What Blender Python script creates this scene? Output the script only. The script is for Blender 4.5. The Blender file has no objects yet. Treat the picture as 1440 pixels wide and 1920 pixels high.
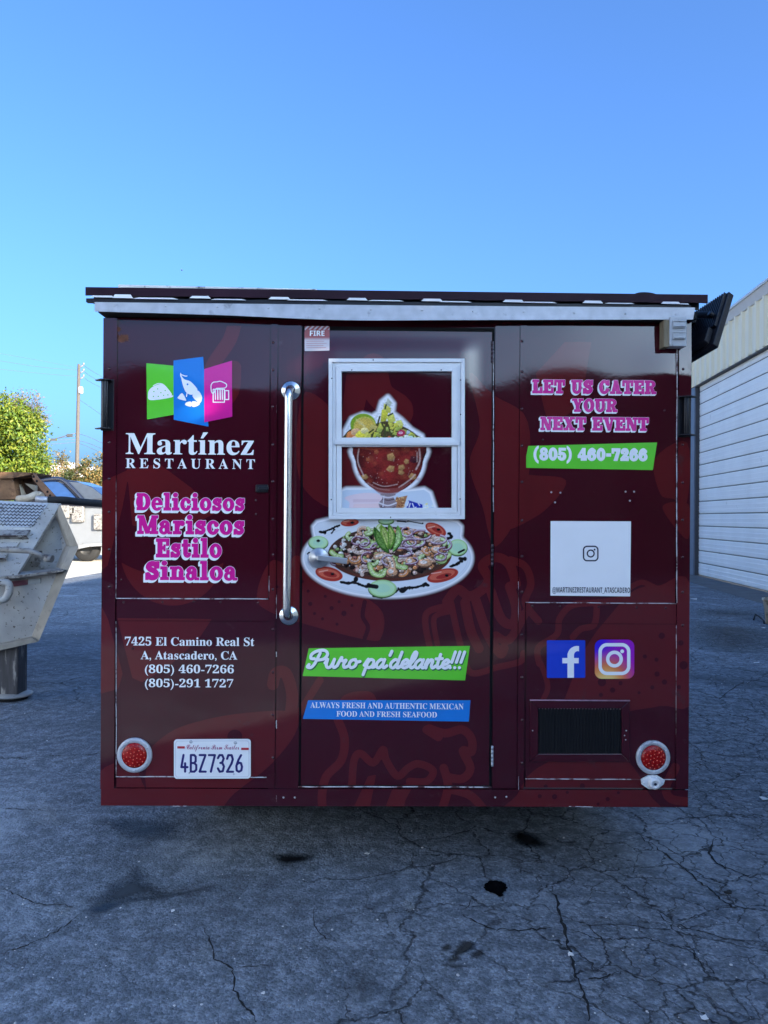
import bpy, bmesh, math, random
import numpy as np
from mathutils import Vector, Matrix
R = math.radians
random.seed(7)
SC = bpy.context.scene
COL = SC.collection

# ------------------------------------------------------------------ camera, sky, sun, exposure
F = 1443.0                     # focal length in photo pixels (1440 x 1920)
CAM_H = 1.52
ROLL = R(0.4)
cam = bpy.data.cameras.new('camera')
cam.sensor_fit = 'VERTICAL'
cam.sensor_height = 24.0
cam.lens = 24.0 * F / 1920.0
cam.shift_y = 10.0 / 1920.0
cam.clip_start = 0.05
cam.clip_end = 3000
camo = bpy.data.objects.new('camera', cam)
camo.location = (0, 0, CAM_H)
camo.rotation_euler = (Matrix.Rotation(R(90), 4, 'X') @ Matrix.Rotation(ROLL, 4, 'Z')).to_euler()
COL.objects.link(camo)
SC.camera = camo

SUN_EL, SUN_AZ = 18.5, 135.0   # azimuth clockwise from +Y (view direction): right and behind the camera
world = bpy.data.worlds.new('World')
SC.world = world
world.use_nodes = True
wn = world.node_tree
sky = wn.nodes.new('ShaderNodeTexSky')
sky.sky_type = 'NISHITA'
sky.sun_disc = False
sky.sun_elevation = R(SUN_EL)
sky.sun_rotation = R(SUN_AZ)
sky.air_density = 0.85
sky.dust_density = 4.6
sky.ozone_density = 5.0
bg = wn.nodes['Background']
tint = wn.nodes.new('ShaderNodeVectorMath')      # clear, deep blue autumn air
tint.operation = 'MULTIPLY'
tint.inputs[1].default_value = (0.57, 0.755, 0.94)
wn.links.new(sky.outputs[0], tint.inputs[0])
wn.links.new(tint.outputs[0], bg.inputs[0])
bg.inputs[1].default_value = 0.15
sun = bpy.data.lights.new('sun', 'SUN')
sun.energy = 5.0
sun.angle = R(0.5)
sun.color = (1.0, 0.88, 0.72)
suno = bpy.data.objects.new('sun', sun)
sd = Vector((math.sin(R(SUN_AZ)) * math.cos(R(SUN_EL)), math.cos(R(SUN_AZ)) * math.cos(R(SUN_EL)), math.sin(R(SUN_EL))))
suno.rotation_euler = sd.to_track_quat('Z', 'Y').to_euler()
suno.location = (20, -20, 30)
COL.objects.link(suno)
SC.view_settings.view_transform = 'Standard'
SC.view_settings.look = 'None'
SC.view_settings.gamma = 1.0
SC.view_settings.exposure = 1.75
SC.cycles.max_bounces = 8

# ------------------------------------------------------------------ measuring: photo pixel -> place
def uv(px, py):
    u, v = px - 720.0, 970.0 - py
    return (u * math.cos(ROLL) - v * math.sin(ROLL)) / F, (u * math.sin(ROLL) + v * math.cos(ROLL)) / F
def W(px, py, D):
    a, b = uv(px, py)
    return Vector((a * D, D, CAM_H + b * D))
def G(px, py, z=0.0):
    a, b = uv(px, py)
    D = (z - CAM_H) / b
    return Vector((a * D, D, z))
D0 = 3.2                        # distance of the trailer's rear face
YAW = R(0.65)
TX, TY = 0.047, D0
cy_, sy_ = math.cos(YAW), math.sin(YAW)
def T(px, py, y=0.0):
    """photo pixel -> (x, z) on the trailer's plane y (its own frame)"""
    a, b = uv(px, py)
    ox, oy = TX - sy_ * y, TY + cy_ * y
    # point = t*(a,1,b); in-plane: (p-o).n = 0, n = (-sin, cos)
    t = (-sy_ * ox + cy_ * oy) / (-sy_ * a + cy_)
    dx, dy = t * a - TX, t - TY
    return (dx * cy_ + dy * sy_, CAM_H + b * t)
MPP = D0 / F

# ------------------------------------------------------------------ mesh helpers
class MB:
    def __init__(s): s.v = []; s.f = []; s.m = []; s.sm = []
    def add(s, vs, fs, mi=0, smooth=False):
        b = len(s.v); s.v += [tuple(p) for p in vs]
        for f in fs: s.f.append([b + i for i in f]); s.m.append(mi); s.sm.append(smooth)
    def box(s, x0, x1, y0, y1, z0, z1, mi=0, M=None):
        vs = [Vector((x, y, z)) for x in (x0, x1) for y in (y0, y1) for z in (z0, z1)]
        if M is not None: vs = [M @ p for p in vs]
        s.add(vs, [(0, 1, 3, 2), (4, 6, 7, 5), (0, 4, 5, 1), (2, 3, 7, 6), (0, 2, 6, 4), (1, 5, 7, 3)], mi)
    def bar(s, a, b, w, h, up=(0, 0, 1), mi=0):
        a, b = Vector(a), Vector(b); d = (b - a).normalized()
        up = Vector(up); sd_ = d.cross(up)
        if sd_.length < 1e-5: sd_ = d.cross(Vector((0, 1, 0)))
        sd_.normalize(); up = sd_.cross(d)
        vs = [p + sd_ * w / 2 * i + up * h / 2 * j for p in (a, b) for i in (-1, 1) for j in (-1, 1)]
        s.add(vs, [(0, 1, 3, 2), (4, 6, 7, 5), (0, 4, 5, 1), (2, 3, 7, 6), (0, 2, 6, 4), (1, 5, 7, 3)], mi)
    def tube(s, pts, r, seg=10, mi=0, caps=True, radii=None):
        pts = [Vector(p) for p in pts]; n = len(pts); rings = []
        up = None
        for i, p in enumerate(pts):
            d = (pts[min(i + 1, n - 1)] - pts[max(i - 1, 0)]).normalized()
            if up is None:
                up = Vector((0, 0, 1)) if abs(d.z) < .9 else Vector((1, 0, 0))
            sx = d.cross(up).normalized(); up = sx.cross(d).normalized()
            rr = radii[i] if radii else r
            rings += [p + (sx * math.cos(2 * math.pi * k / seg) + up * math.sin(2 * math.pi * k / seg)) * rr for k in range(seg)]
        fs = [(i * seg + k, i * seg + (k + 1) % seg, (i + 1) * seg + (k + 1) % seg, (i + 1) * seg + k) for i in range(n - 1) for k in range(seg)]
        b = len(s.v); s.add(rings, fs, mi, True)
        if caps:
            s.f += [[b + k for k in range(seg)][::-1], [b + (n - 1) * seg + k for k in range(seg)]]; s.m += [mi, mi]; s.sm += [False, False]
    def lathe(s, prof, o, axis=(0, 0, 1), seg=24, mi=0, smooth=True):
        """prof: (radius, height along axis)"""
        ax = Vector(axis).normalized(); e = ax.orthogonal().normalized(); g = ax.cross(e); o = Vector(o)
        vs = [o + ax * h + (e * math.cos(2 * math.pi * k / seg) + g * math.sin(2 * math.pi * k / seg)) * r for r, h in prof for k in range(seg)]
        fs = [(i * seg + k, i * seg + (k + 1) % seg, (i + 1) * seg + (k + 1) % seg, (i + 1) * seg + k) for i in range(len(prof) - 1) for k in range(seg)]
        s.add(vs, fs, mi, smooth)
    def prism(s, poly, d, mi=0):
        """poly: list of 3D points, d: extrusion vector"""
        n = len(poly); d = Vector(d); P = [Vector(p) for p in poly]
        s.add(P + [p + d for p in P], [list(range(n))[::-1], list(range(n, 2 * n))] + [(i, (i + 1) % n, n + (i + 1) % n, n + i) for i in range(n)], mi)
    def dome(s, c, r, h, axis=(0, -1, 0), seg=8, mi=0):
        s.lathe([(r, 0), (r * .85, h * .5), (r * .5, h * .88), (0.0003, h)], c, axis, seg, mi)
    def build(s, name, mats, parent=None, bevel=0, loc=None, fix=True):
        me = bpy.data.meshes.new(name); me.from_pydata(s.v, [], s.f)
        if not isinstance(mats, (list, tuple)): mats = [mats]
        for m in mats: me.materials.append(m)
        me.polygons.foreach_set('material_index', s.m); me.polygons.foreach_set('use_smooth', s.sm)
        if fix:
            bm = bmesh.new(); bm.from_mesh(me); bmesh.ops.recalc_face_normals(bm, faces=bm.faces); bm.to_mesh(me); bm.free()
        me.update()
        o = bpy.data.objects.new(name, me); COL.objects.link(o)
        if parent: o.parent = parent
        if loc: o.location = loc
        if bevel:
            b = o.modifiers.new('bevel', 'BEVEL'); b.width = bevel; b.segments = 2; b.limit_method = 'ANGLE'; b.angle_limit = R(50)
        return o
def tag(o, label=None, cat=None, group=None, kind=None):
    if label: o['label'] = label
    if cat: o['category'] = cat
    if group: o['group'] = group
    if kind: o['kind'] = kind
    return o
def empty(name, loc, rz=0):
    o = bpy.data.objects.new(name, None); o.location = loc; o.rotation_euler = (0, 0, rz); o.empty_display_size = .2
    COL.objects.link(o); return o
def spline(pts, n=8, closed=False):
    P = [np.array(p, float) for p in pts]; m = len(P); out = []
    for i in range(m if closed else m - 1):
        g = lambda k: P[k % m] if closed else P[min(max(k, 0), m - 1)]
        a, b, c, d = g(i - 1), g(i), g(i + 1), g(i + 2)
        for t in np.linspace(0, 1, n, endpoint=False):
            out.append(.5 * (2 * b + (c - a) * t + (2 * a - 5 * b + 4 * c - d) * t * t + (3 * b - a - 3 * c + d) * t ** 3))
    if not closed: out.append(P[-1])
    return [tuple(p) for p in out]

# ------------------------------------------------------------------ procedural materials
MATS = {}
def pm(name, col, rough=.5, metal=0., var=.12, vs=6., bump=0., bs=40., spec=.5, coat=0., dirt=None, ds=5., dthr=.6, stretch=(1, 1, 1), rvar=0., dsoft=.1):
    if name in MATS: return MATS[name]
    m = bpy.data.materials.new(name); m.use_nodes = True; nt = m.node_tree; N = nt.nodes.new; L = nt.links.new
    p = nt.nodes['Principled BSDF']; p.inputs['Metallic'].default_value = metal; p.inputs['Roughness'].default_value = rough
    p.inputs['Specular IOR Level'].default_value = spec; p.inputs['Coat Weight'].default_value = coat; p.inputs['Coat Roughness'].default_value = .05
    tc = N('ShaderNodeTexCoord'); mp = N('ShaderNodeMapping'); mp.inputs['Scale'].default_value = stretch; L(tc.outputs['Object'], mp.inputs[0])
    nz = N('ShaderNodeTexNoise'); nz.inputs['Scale'].default_value = vs; nz.inputs['Detail'].default_value = 5; L(mp.outputs[0], nz.inputs['Vector'])
    mr = N('ShaderNodeMapRange'); mr.inputs['From Min'].default_value = .25; mr.inputs['From Max'].default_value = .75
    mr.inputs['To Min'].default_value = 1 - var; mr.inputs['To Max'].default_value = 1 + var; L(nz.outputs[0], mr.inputs[0])
    sc_ = N('ShaderNodeVectorMath'); sc_.operation = 'SCALE'; sc_.inputs[0].default_value = col[:3]; L(mr.outputs[0], sc_.inputs['Scale'])
    out = sc_.outputs[0]
    if dirt:
        n2 = N('ShaderNodeTexNoise'); n2.inputs['Scale'].default_value = ds; n2.inputs['Detail'].default_value = 7; n2.inputs['Roughness'].default_value = .65; L(mp.outputs[0], n2.inputs['Vector'])
        r2 = N('ShaderNodeMapRange'); r2.inputs['From Min'].default_value = dthr; r2.inputs['From Max'].default_value = dthr + dsoft; L(n2.outputs[0], r2.inputs[0])
        mx = N('ShaderNodeMix'); mx.data_type = 'RGBA'; L(r2.outputs[0], mx.inputs[0]); L(out, mx.inputs[6]); mx.inputs[7].default_value = (*dirt, 1); out = mx.outputs[2]
    L(out, p.inputs['Base Color'])
    if rvar:
        r3 = N('ShaderNodeMapRange'); r3.inputs['From Min'].default_value = .3; r3.inputs['From Max'].default_value = .7
        r3.inputs['To Min'].default_value = max(0.02, rough - rvar); r3.inputs['To Max'].default_value = rough + rvar; L(nz.outputs[0], r3.inputs[0]); L(r3.outputs[0], p.inputs['Roughness'])
    if bump:
        nb = N('ShaderNodeTexNoise'); nb.inputs['Scale'].default_value = bs; nb.inputs['Detail'].default_value = 4; L(mp.outputs[0], nb.inputs['Vector'])
        bn = N('ShaderNodeBump'); bn.inputs['Strength'].default_value = 1; bn.inputs['Distance'].default_value = bump; L(nb.outputs[0], bn.inputs['Height']); L(bn.outputs[0], p.inputs['Normal'])
    MATS[name] = m; return m
# ------------------------------------------------------------------ signed distance shapes (2D, numpy)
def s_rect(X, Y, x0, y0, x1, y1):
    dx = np.maximum(x0 - X, X - x1); dy = np.maximum(y0 - Y, Y - y1)
    return np.minimum(np.maximum(dx, dy), 0) + np.hypot(np.maximum(dx, 0), np.maximum(dy, 0))
def s_ell(X, Y, cx, cy, rx, ry, rot=0):
    c, s = math.cos(rot), math.sin(rot); U, V = (X - cx) * c + (Y - cy) * s, -(X - cx) * s + (Y - cy) * c
    k = np.hypot(U / rx, V / ry); g = np.hypot(U / rx ** 2, V / ry ** 2) + 1e-9
    return k * (k - 1) / g
def s_poly(X, Y, pts):
    d = np.full(X.shape, 1e18); sg = np.ones(X.shape); n = len(pts)
    for i in range(n):
        ax, ay = pts[i]; bx, by = pts[i - 1]; ex, ey = bx - ax, by - ay; wx, wy = X - ax, Y - ay
        t = np.clip((wx * ex + wy * ey) / (ex * ex + ey * ey + 1e-18), 0, 1)
        d = np.minimum(d, (wx - ex * t) ** 2 + (wy - ey * t) ** 2)
        c1 = Y >= ay; c2 = Y < by; c3 = ex * wy > ey * wx
        sg = np.where((c1 & c2 & c3) | (~c1 & ~c2 & ~c3), -sg, sg)
    return sg * np.sqrt(d)
def s_line(X, Y, pts, r):
    d = np.full(X.shape, 1e18)
    for (ax, ay), (bx, by) in zip(pts[:-1], pts[1:]):
        ex, ey = bx - ax, by - ay; wx, wy = X - ax, Y - ay
        t = np.clip((wx * ex + wy * ey) / (ex * ex + ey * ey + 1e-18), 0, 1)
        d = np.minimum(d, (wx - ex * t) ** 2 + (wy - ey * t) ** 2)
    return np.sqrt(d) - r
def U_(*a):
    r = a[0]
    for b in a[1:]: r = np.minimum(r, b)
    return r
def cut(a, b): return np.maximum(a, -b)

def contour(S, x0, y0, cell, blk=6):
    """filled region S < 0 of a grid -> (verts2d, faces)"""
    ny, nx = S.shape; ins = S < 0; V = []; Fc = []; key = {}
    def gv(i, j):
        k = (i, j)
        if k not in key: key[k] = len(V); V.append((x0 + i * cell, y0 + j * cell))
        return key[k]
    def ev(i, j, p, q):
        k = (min((i, j), (p, q)), max((i, j), (p, q)))
        if k not in key:
            a, b = S[j, i], S[q, p]; t = min(max(a / (a - b), .001), .999)
            key[k] = len(V); V.append((x0 + (i + (p - i) * t) * cell, y0 + (j + (q - j) * t) * cell))
        return key[k]
    n = ins[:-1, :-1].astype(int) + ins[1:, :-1] + ins[:-1, 1:] + ins[1:, 1:]
    full = n == 4; done = np.zeros_like(full)
    for j, i in zip(*np.nonzero((n > 0) & (n < 4))):
        cs = [(i, j), (i + 1, j), (i + 1, j + 1), (i, j + 1)]; f = []
        for a in range(4):
            c, d = cs[a], cs[(a + 1) % 4]; ia, ib = ins[c[1], c[0]], ins[d[1], d[0]]
            if ia: f.append(gv(*c))
            if ia != ib: f.append(ev(*c, *d))
        if len(f) > 2: Fc.append(f)
    for J in range(0, ny - 1, blk):
        for I in range(0, nx - 1, blk):
            sub = full[J:J + blk, I:I + blk]
            if sub.size == 0 or not sub.any(): continue
            h, w = sub.shape
            if sub.all(): Fc.append([gv(I, J), gv(I + w, J), gv(I + w, J + h), gv(I, J + h)]); continue
            for a in range(h):
                b = 0
                while b < w:
                    if sub[a, b]:
                        e = b
                        while e < w and sub[a, e]: e += 1
                        Fc.append([gv(I + b, J + a), gv(I + e, J + a), gv(I + e, J + a + 1), gv(I + b, J + a + 1)]); b = e
                    else: b += 1
    return V, Fc

# ------------------------------------------------------------------ heavy slab letters (cap height 1)
def bx(x0, y0, x1, y1): return lambda X, Y: s_rect(X, Y, x0, y0, x1, y1)
def el(cx, cy, rx, ry): return lambda X, Y: s_ell(X, Y, cx, cy, rx, ry)
def pg(*p): return lambda X, Y: s_poly(X, Y, p)
def ln(r, *p): return lambda X, Y: s_line(X, Y, spline(p, 6), r)
def un(*fs): return lambda X, Y: U_(*[f(X, Y) for f in fs])
def mi(a, *bs):
    def f(X, Y):
        r = a(X, Y)
        for b in bs: r = np.maximum(r, -b(X, Y))
        return r
    return f
def an(a, b): return lambda X, Y: np.maximum(a(X, Y), b(X, Y))
def ring(cx, cy, rx, ry, ix, iy): return mi(el(cx, cy, rx, ry), el(cx, cy, ix, iy))
SLAB = {
 'L': (un(bx(.09, 0, .38, 1), bx(0, .83, .5, 1), bx(0, 0, .8, .18), bx(.6, 0, .8, .44)), .83),
 'E': (un(bx(.09, 0, .38, 1), bx(0, .83, .8, 1), bx(0, 0, .82, .17), bx(.62, .62, .8, 1), bx(.64, 0, .82, .38), bx(.1, .42, .55, .58), bx(.46, .33, .57, .67)), .85),
 'T': (un(bx(.29, 0, .57, 1), bx(0, .83, .86, 1), bx(0, .58, .17, 1), bx(.69, .58, .86, 1), bx(.16, 0, .7, .16)), .88),
 'U': (un(bx(.09, .35, .37, 1), bx(.6, .35, .8, 1), bx(0, .84, .47, 1), bx(.51, .84, .9, 1), an(ring(.445, .37, .355, .39, .15, .2), bx(0, -.1, 1, .38))), .92),
 'S': (un(ln(.135, (.62, .74), (.5, .87), (.26, .85), (.16, .7), (.28, .57), (.52, .46), (.63, .3), (.52, .14), (.28, .13), (.14, .27)), bx(.62, .62, .78, 1), bx(0, 0, .16, .38)), .8),
 'C': (un(mi(ring(.42, .5, .42, .52, .14, .32), bx(.5, .36, .95, .64)), bx(.66, .6, .82, 1)), .85),
 'A': (un(pg((.1, 0), (.26, 0), (.52, .84), (.3, .84)), pg((.54, 0), (.84, 0), (.6, 1), (.28, 1)), bx(.22, .22, .66, .36), bx(0, 0, .38, .16), bx(.48, 0, .94, .16)), .95),
 'R': (un(bx(.09, 0, .37, 1), bx(0, .84, .4, 1), bx(0, 0, .46, .16), mi(un(el(.46, .72, .36, .28), bx(.3, .44, .46, 1)), el(.46, .72, .12, .13), bx(.37, .59, .46, .85)), pg((.4, .5), (.64, .5), (.86, 0), (.58, 0)), bx(.56, 0, .92, .16)), .93),
 'Y': (un(pg((.06, 1), (.36, 1), (.6, .42), (.32, .42)), pg((.66, 1), (.82, 1), (.58, .42), (.42, .42)), bx(.31, 0, .59, .5), bx(0, .85, .42, 1), bx(.53, .85, .92, 1), bx(.18, 0, .72, .16)), .93),
 'O': (ring(.43, .5, .43, .52, .15, .33), .88),
 'N': (un(bx(.1, 0, .25, 1), bx(.68, 0, .83, 1), pg((.08, 1), (.38, 1), (.83, 0), (.55, 0)), bx(0, .85, .36, 1), bx(0, 0, .36, .15), bx(.55, .85, .94, 1)), .96),
 'X': (un(pg((.05, 1), (.37, 1), (.86, 0), (.54, 0)), pg((.63, 1), (.82, 1), (.27, 0), (.08, 0)), bx(0, .85, .42, 1), bx(.52, .85, .92, 1), bx(0, 0, .38, .15), bx(.48, 0, .93, .15)), .95),
 'V': (un(pg((.06, 1), (.37, 1), (.6, 0), (.38, 0)), pg((.68, 1), (.83, 1), (.6, 0), (.42, 0)), bx(0, .85, .44, 1), bx(.55, .85, .94, 1)), .94),
 'D': (un(bx(.09, 0, .38, 1), bx(0, .84, .4, 1), bx(0, 0, .4, .16), mi(un(el(.42, .5, .46, .5), bx(.2, 0, .42, 1)), el(.42, .5, .17, .34), bx(.38, .16, .42, .84))), .92),
 'M': (un(bx(.1, 0, .25, 1), bx(.82, 0, 1.1, 1), pg((.08, 1), (.38, 1), (.68, .12), (.48, .0)), pg((.86, 1), (1.0, 1), (.66, .02), (.48, .02)), bx(0, .85, .36, 1), bx(0, 0, .36, .15), bx(.84, .85, 1.2, 1), bx(.72, 0, 1.2, .15)), 1.22),
 'e': (un(mi(ring(.36, .36, .36, .38, .12, .24), bx(.4, .17, .9, .31)), bx(.1, .31, .66, .43)), .75),
 'l': (un(bx(.1, 0, .37, 1.03), bx(0, .89, .3, 1.03), bx(0, 0, .47, .15)), .5),
 'i': (un(bx(.1, 0, .37, .72), bx(0, .58, .3, .72), bx(0, 0, .47, .15), el(.22, .91, .15, .13)), .5),
 'c': (un(mi(ring(.35, .36, .35, .38, .11, .23), bx(.36, .28, .9, .5)), el(.54, .53, .12, .13)), .69),
 'o': (ring(.37, .36, .37, .38, .12, .23), .77),
 's': (un(ln(.1, (.5, .53), (.38, .64), (.2, .62), (.13, .51), (.24, .42), (.43, .33), (.49, .21), (.4, .1), (.22, .1), (.1, .2)), bx(.48, .46, .6, .73), bx(0, 0, .12, .27)), .64),
 'a': (un(ring(.27, .22, .27, .24, .09, .11), bx(.33, .05, .6, .5), an(ring(.32, .48, .28, .26, .06, .12), bx(0, .48, 1, 1)), el(.15, .53, .13, .11), bx(.5, 0, .74, .13)), .76),
 'r': (un(bx(.1, 0, .36, .72), bx(0, .58, .3, .72), bx(0, 0, .47, .15), ln(.09, (.3, .45), (.42, .62), (.52, .64)), el(.54, .58, .13, .14)), .69),
 'n': (un(bx(.1, 0, .36, .72), bx(0, .58, .3, .72), bx(0, 0, .43, .15), an(ring(.46, .44, .28, .3, .1, .17), bx(.36, .44, 1, 1)), bx(.5, 0, .74, .46), bx(.46, 0, .83, .15)), .86),
 't': (un(bx(.1, .2, .36, .95), bx(0, .58, .52, .72), an(ring(.34, .24, .24, .25, .02, .12), bx(0, -.1, .55, .24))), .58),
 '8': (un(ring(.38, .74, .33, .28, .1, .12), ring(.38, .28, .38, .3, .12, .14)), .8),
 '0': (ring(.39, .5, .39, .52, .12, .33), .82),
 '5': (un(bx(.1, .84, .7, 1), bx(.08, .45, .25, 1), mi(ring(.36, .32, .38, .34, .11, .17), bx(-.1, .3, .22, .5))), .8),
 '4': (un(bx(.42, 0, .68, 1), bx(0, .22, .82, .38), pg((0, .38), (.16, .38), (.6, 1), (.42, 1)), bx(.3, 0, .8, .13)), .86),
 '6': (un(ring(.39, .32, .39, .34, .13, .17), an(ring(.45, .5, .45, .52, .16, .36), bx(0, .35, .45, 1.1)), ln(.12, (.45, .9), (.62, .78))), .82),
 '7': (un(bx(0, .8, .76, 1), bx(0, .62, .17, 1), pg((.5, .85), (.76, .85), (.5, 0), (.2, 0))), .78),
 '2': (un(bx(0, 0, .74, .18), bx(.58, 0, .74, .34), ln(.13, (.16, .7), (.24, .86), (.5, .88), (.6, .7), (.42, .45), (.16, .14))), .8),
 '(': (an(ring(.6, .45, .6, .75, .42, .62), bx(0, -.3, .4, 1.2)), .5),
 ')': (an(ring(-.2, .45, .6, .75, .42, .62), bx(0, -.3, .5, 1.2)), .5),
 '-': (bx(.04, .36, .44, .56), .5),
 ' ': (None, .42)}
# monoline brush letters: strokes (x-height 1)
PEN = {
 'P': ([[(-.35, .35), (-.45, .05), (-.1, 0), (.2, .5), (.5, 1.75)], [(.05, 1.05), (-.3, 1.1), (-.3, 1.6), (.2, 2.0), (.9, 2.05), (1.25, 1.6), (1.0, 1.05), (.45, .9)]], 1.35),
 'u': ([[(-.15, .55), (.02, 1), (.0, .35), (.2, 0), (.5, .15), (.7, 1)], [(.7, 1), (.66, .3), (.85, 0), (1.12, .25)]], 1.12),
 'r': ([[(0, .3), (.24, 1.2), (.32, .88), (.5, .8), (.74, .88), (.6, .4), (.74, .02), (1.1, .2)]], 1.1),
 'o': ([[(.55, .98), (.2, .85), (.05, .4), (.3, 0), (.65, .2), (.7, .7), (.5, .98), (.75, .7), (1.05, .75)]], 1.05),
 'p': ([[(-.1, .3), (.2, 1), (.0, -.85)], [(.15, .5), (.4, .98), (.75, .8), (.72, .25), (.4, 0), (.15, .2)], [(.6, .1), (.85, .05), (1.05, .25)]], 1.05),
 'a': ([[(.7, .85), (.4, 1), (.08, .6), (.1, .15), (.4, 0), (.68, .5)], [(.75, 1), (.68, .3), (.85, 0), (1.1, .25)]], 1.08),
 'd': ([[(.7, .85), (.4, 1), (.08, .6), (.1, .15), (.4, 0), (.68, .5)], [(.9, 1.9), (.7, .3), (.85, 0), (1.1, .25)]], 1.1),
 'e': ([[(.05, .4), (.45, .5), (.62, .8), (.4, 1), (.1, .7), (.1, .2), (.4, 0), (.8, .25)]], .8),
 'l': ([[(0, .3), (.4, 1.1), (.5, 1.75), (.3, 1.9), (.12, 1.3), (.1, .3), (.3, 0), (.55, .25)]], .55),
 'n': ([[(-.05, .4), (.12, 1), (.08, 0)], [(.1, .45), (.4, .98), (.62, .85), (.58, .3), (.75, 0), (1, .25)]], 1.0),
 't': ([[(.25, 1.65), (.15, .4), (.3, 0), (.6, .25)], [(-.1, 1.1), (.5, 1.15)]], .6),
 "'": ([[(.2, 2.0), (.1, 1.5)]], .32),
 '!': ([[(.25, 1.95), (.12, .7)], [(.08, .05), (.085, .06)]], .46),
 ' ': ([], .6)}

def sd_grid(x0, z0, x1, z1, cell, pad):
    xs = np.arange(x0 - pad, x1 + pad + cell, cell); zs = np.arange(z0 - pad, z1 + pad + cell, cell)
    return np.meshgrid(xs, zs)
def slab_sd(word, box, cell=.0011, pad=.02, track=.05):
    """distance grid of a slab word stretched into box (x0,z0,x1,z1), metres"""
    x0, z0, x1, z1 = box; wid = sum(SLAB[c][1] + track for c in word) - track
    kx, kz = (x1 - x0) / wid, (z1 - z0); X, Z = sd_grid(x0, z0, x1, z1, cell, pad); S = np.full(X.shape, 1.0); cx = 0
    for c in word:
        f, a = SLAB[c]
        if f: S = np.minimum(S, f((X - x0) / kx - cx, (Z - z0) / kz) * min(kx, kz))
        cx += a + track
    return X, Z, S
def pen_sd(word, x0, zb, x1, xh, w=.17, cell=.0011, pad=.03, slant=.22):
    wid = sum(PEN[c][1] for c in word); kx = (x1 - x0) / wid; X, Z = sd_grid(x0, zb - xh * .9, x1, zb + xh * 2.1, cell, pad); S = np.full(X.shape, 1.0); cx = 0
    for c in word:
        for st in PEN[c][0]:
            pts = [(x0 + (px + cx) * kx + slant * py * xh, zb + py * xh) for px, py in (spline(st, 6) if len(st) > 2 else st)]
            S = np.minimum(S, s_line(X, Z, pts, w * xh))
        cx += PEN[c][1]
    return X, Z, S
def shift(S, di, dj):
    o = np.full(S.shape, 1.0); ny, nx = S.shape
    o[max(dj, 0):ny + min(dj, 0), max(di, 0):nx + min(di, 0)] = S[max(-dj, 0):ny - max(dj, 0), max(-di, 0):nx - max(di, 0)]
    return o
def mathbold(s, up=0x1D400, lo=0x1D41A, dg=0x1D7CE):
    o = ''
    for c in s:
        if 'A' <= c <= 'Z': o += chr(up + ord(c) - 65)
        elif 'a' <= c <= 'z': o += chr(lo + ord(c) - 97)
        elif '0' <= c <= '9': o += chr(dg + ord(c) - 48)
        else: o += c
    return o
def type_mesh(body, box, fat=0.0, track=1.0, skew=0.0, acute=None, edit=None):
    """verts2d, faces of a typeset line fitted into box (x0,z0,x1,z1)"""
    c = bpy.data.curves.new('t', 'FONT'); c.body = body; c.size = 1; c.offset = fat; c.space_character = track; c.resolution_u = 6
    o = bpy.data.objects.new('t', c); COL.objects.link(o)
    dg = bpy.context.evaluated_depsgraph_get(); me = bpy.data.meshes.new_from_object(o.evaluated_get(dg))
    V = np.array([v.co[:2] for v in me.vertices]); Fc = [list(p.vertices) for p in me.polygons]
    bpy.data.objects.remove(o); bpy.data.curves.remove(c); bpy.data.meshes.remove(me)
    if edit: V, Fc = edit(V, Fc)
    a, b = V.min(0), V.max(0); x0, z0, x1, z1 = box
    X = x0 + (V[:, 0] - a[0]) / (b[0] - a[0]) * (x1 - x0); Z = z0 + (V[:, 1] - a[1]) / (b[1] - a[1]) * (z1 - z0) + skew * (X - x0)
    return list(zip(X, Z)), Fc
# ================================================================== materials used below
def wrap_mat(name, col):
    m = pm(name, col, rough=.06, var=.10, vs=3., bump=.00010, bs=70., spec=.5, coat=.25, dirt=(.07, .022, .026), ds=7., dthr=.63, rvar=.025)
    return m
WRAP = wrap_mat('wrap_dark', (.047, .0032, .0088))
GHOST = wrap_mat('wrap_light', (.104, .0090, .0118))
TRIM = pm('black_trim', (.018, .012, .016), rough=.35, var=.3, bump=.0008, bs=60)
BLACK = pm('black_paint', (.010, .010, .014), rough=.38, spec=.35, var=.3, bump=.0008, bs=90)
HOLE = pm('dark_inside', (.004, .004, .005), rough=.9)
SEAL = pm('old_sealant', (.62, .58, .60), rough=.6, var=.25, vs=30, dirt=(.10, .02, .025), ds=22, dthr=.5)
GALV = pm('galvanised', (.46, .47, .50), rough=.42, metal=.25, var=.16, vs=22, bump=.0006, bs=70, dirt=(.2, .2, .22), ds=9, dthr=.62)
CHROME = pm('stainless', (.72, .73, .74), rough=.23, metal=1., var=.06, stretch=(30, 30, 1), vs=5)
ALU = pm('white_aluminium', (.70, .71, .72), rough=.38, var=.06, vs=12, dirt=(.35, .34, .33), ds=14, dthr=.68)
VINYL = pm('white_vinyl', (.86, .86, .86), rough=.25, var=.03, coat=.4)
MAG = pm('magenta_vinyl', (.66, .010, .27), rough=.22, var=.05, coat=.5, bump=.0006, bs=50)
GREEN = pm('green_vinyl', (.115, .60, .028), rough=.22, var=.05, coat=.5, bump=.0006, bs=50)
BLUE = pm('blue_vinyl', (.008, .19, .62), rough=.22, var=.05, coat=.5, bump=.0006, bs=50)
BLUE2 = pm('deep_blue_vinyl', (.008, .045, .52), rough=.22, var=.04, coat=.5)
DKGREEN = pm('dark_green_vinyl', (.01, .13, .035), rough=.3)
INK = pm('dark_ink', (.012, .012, .03), rough=.4)
NAVY = pm('plate_ink', (.012, .010, .13), rough=.4)
REDINK = pm('red_ink', (.45, .02, .03), rough=.4)
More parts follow.
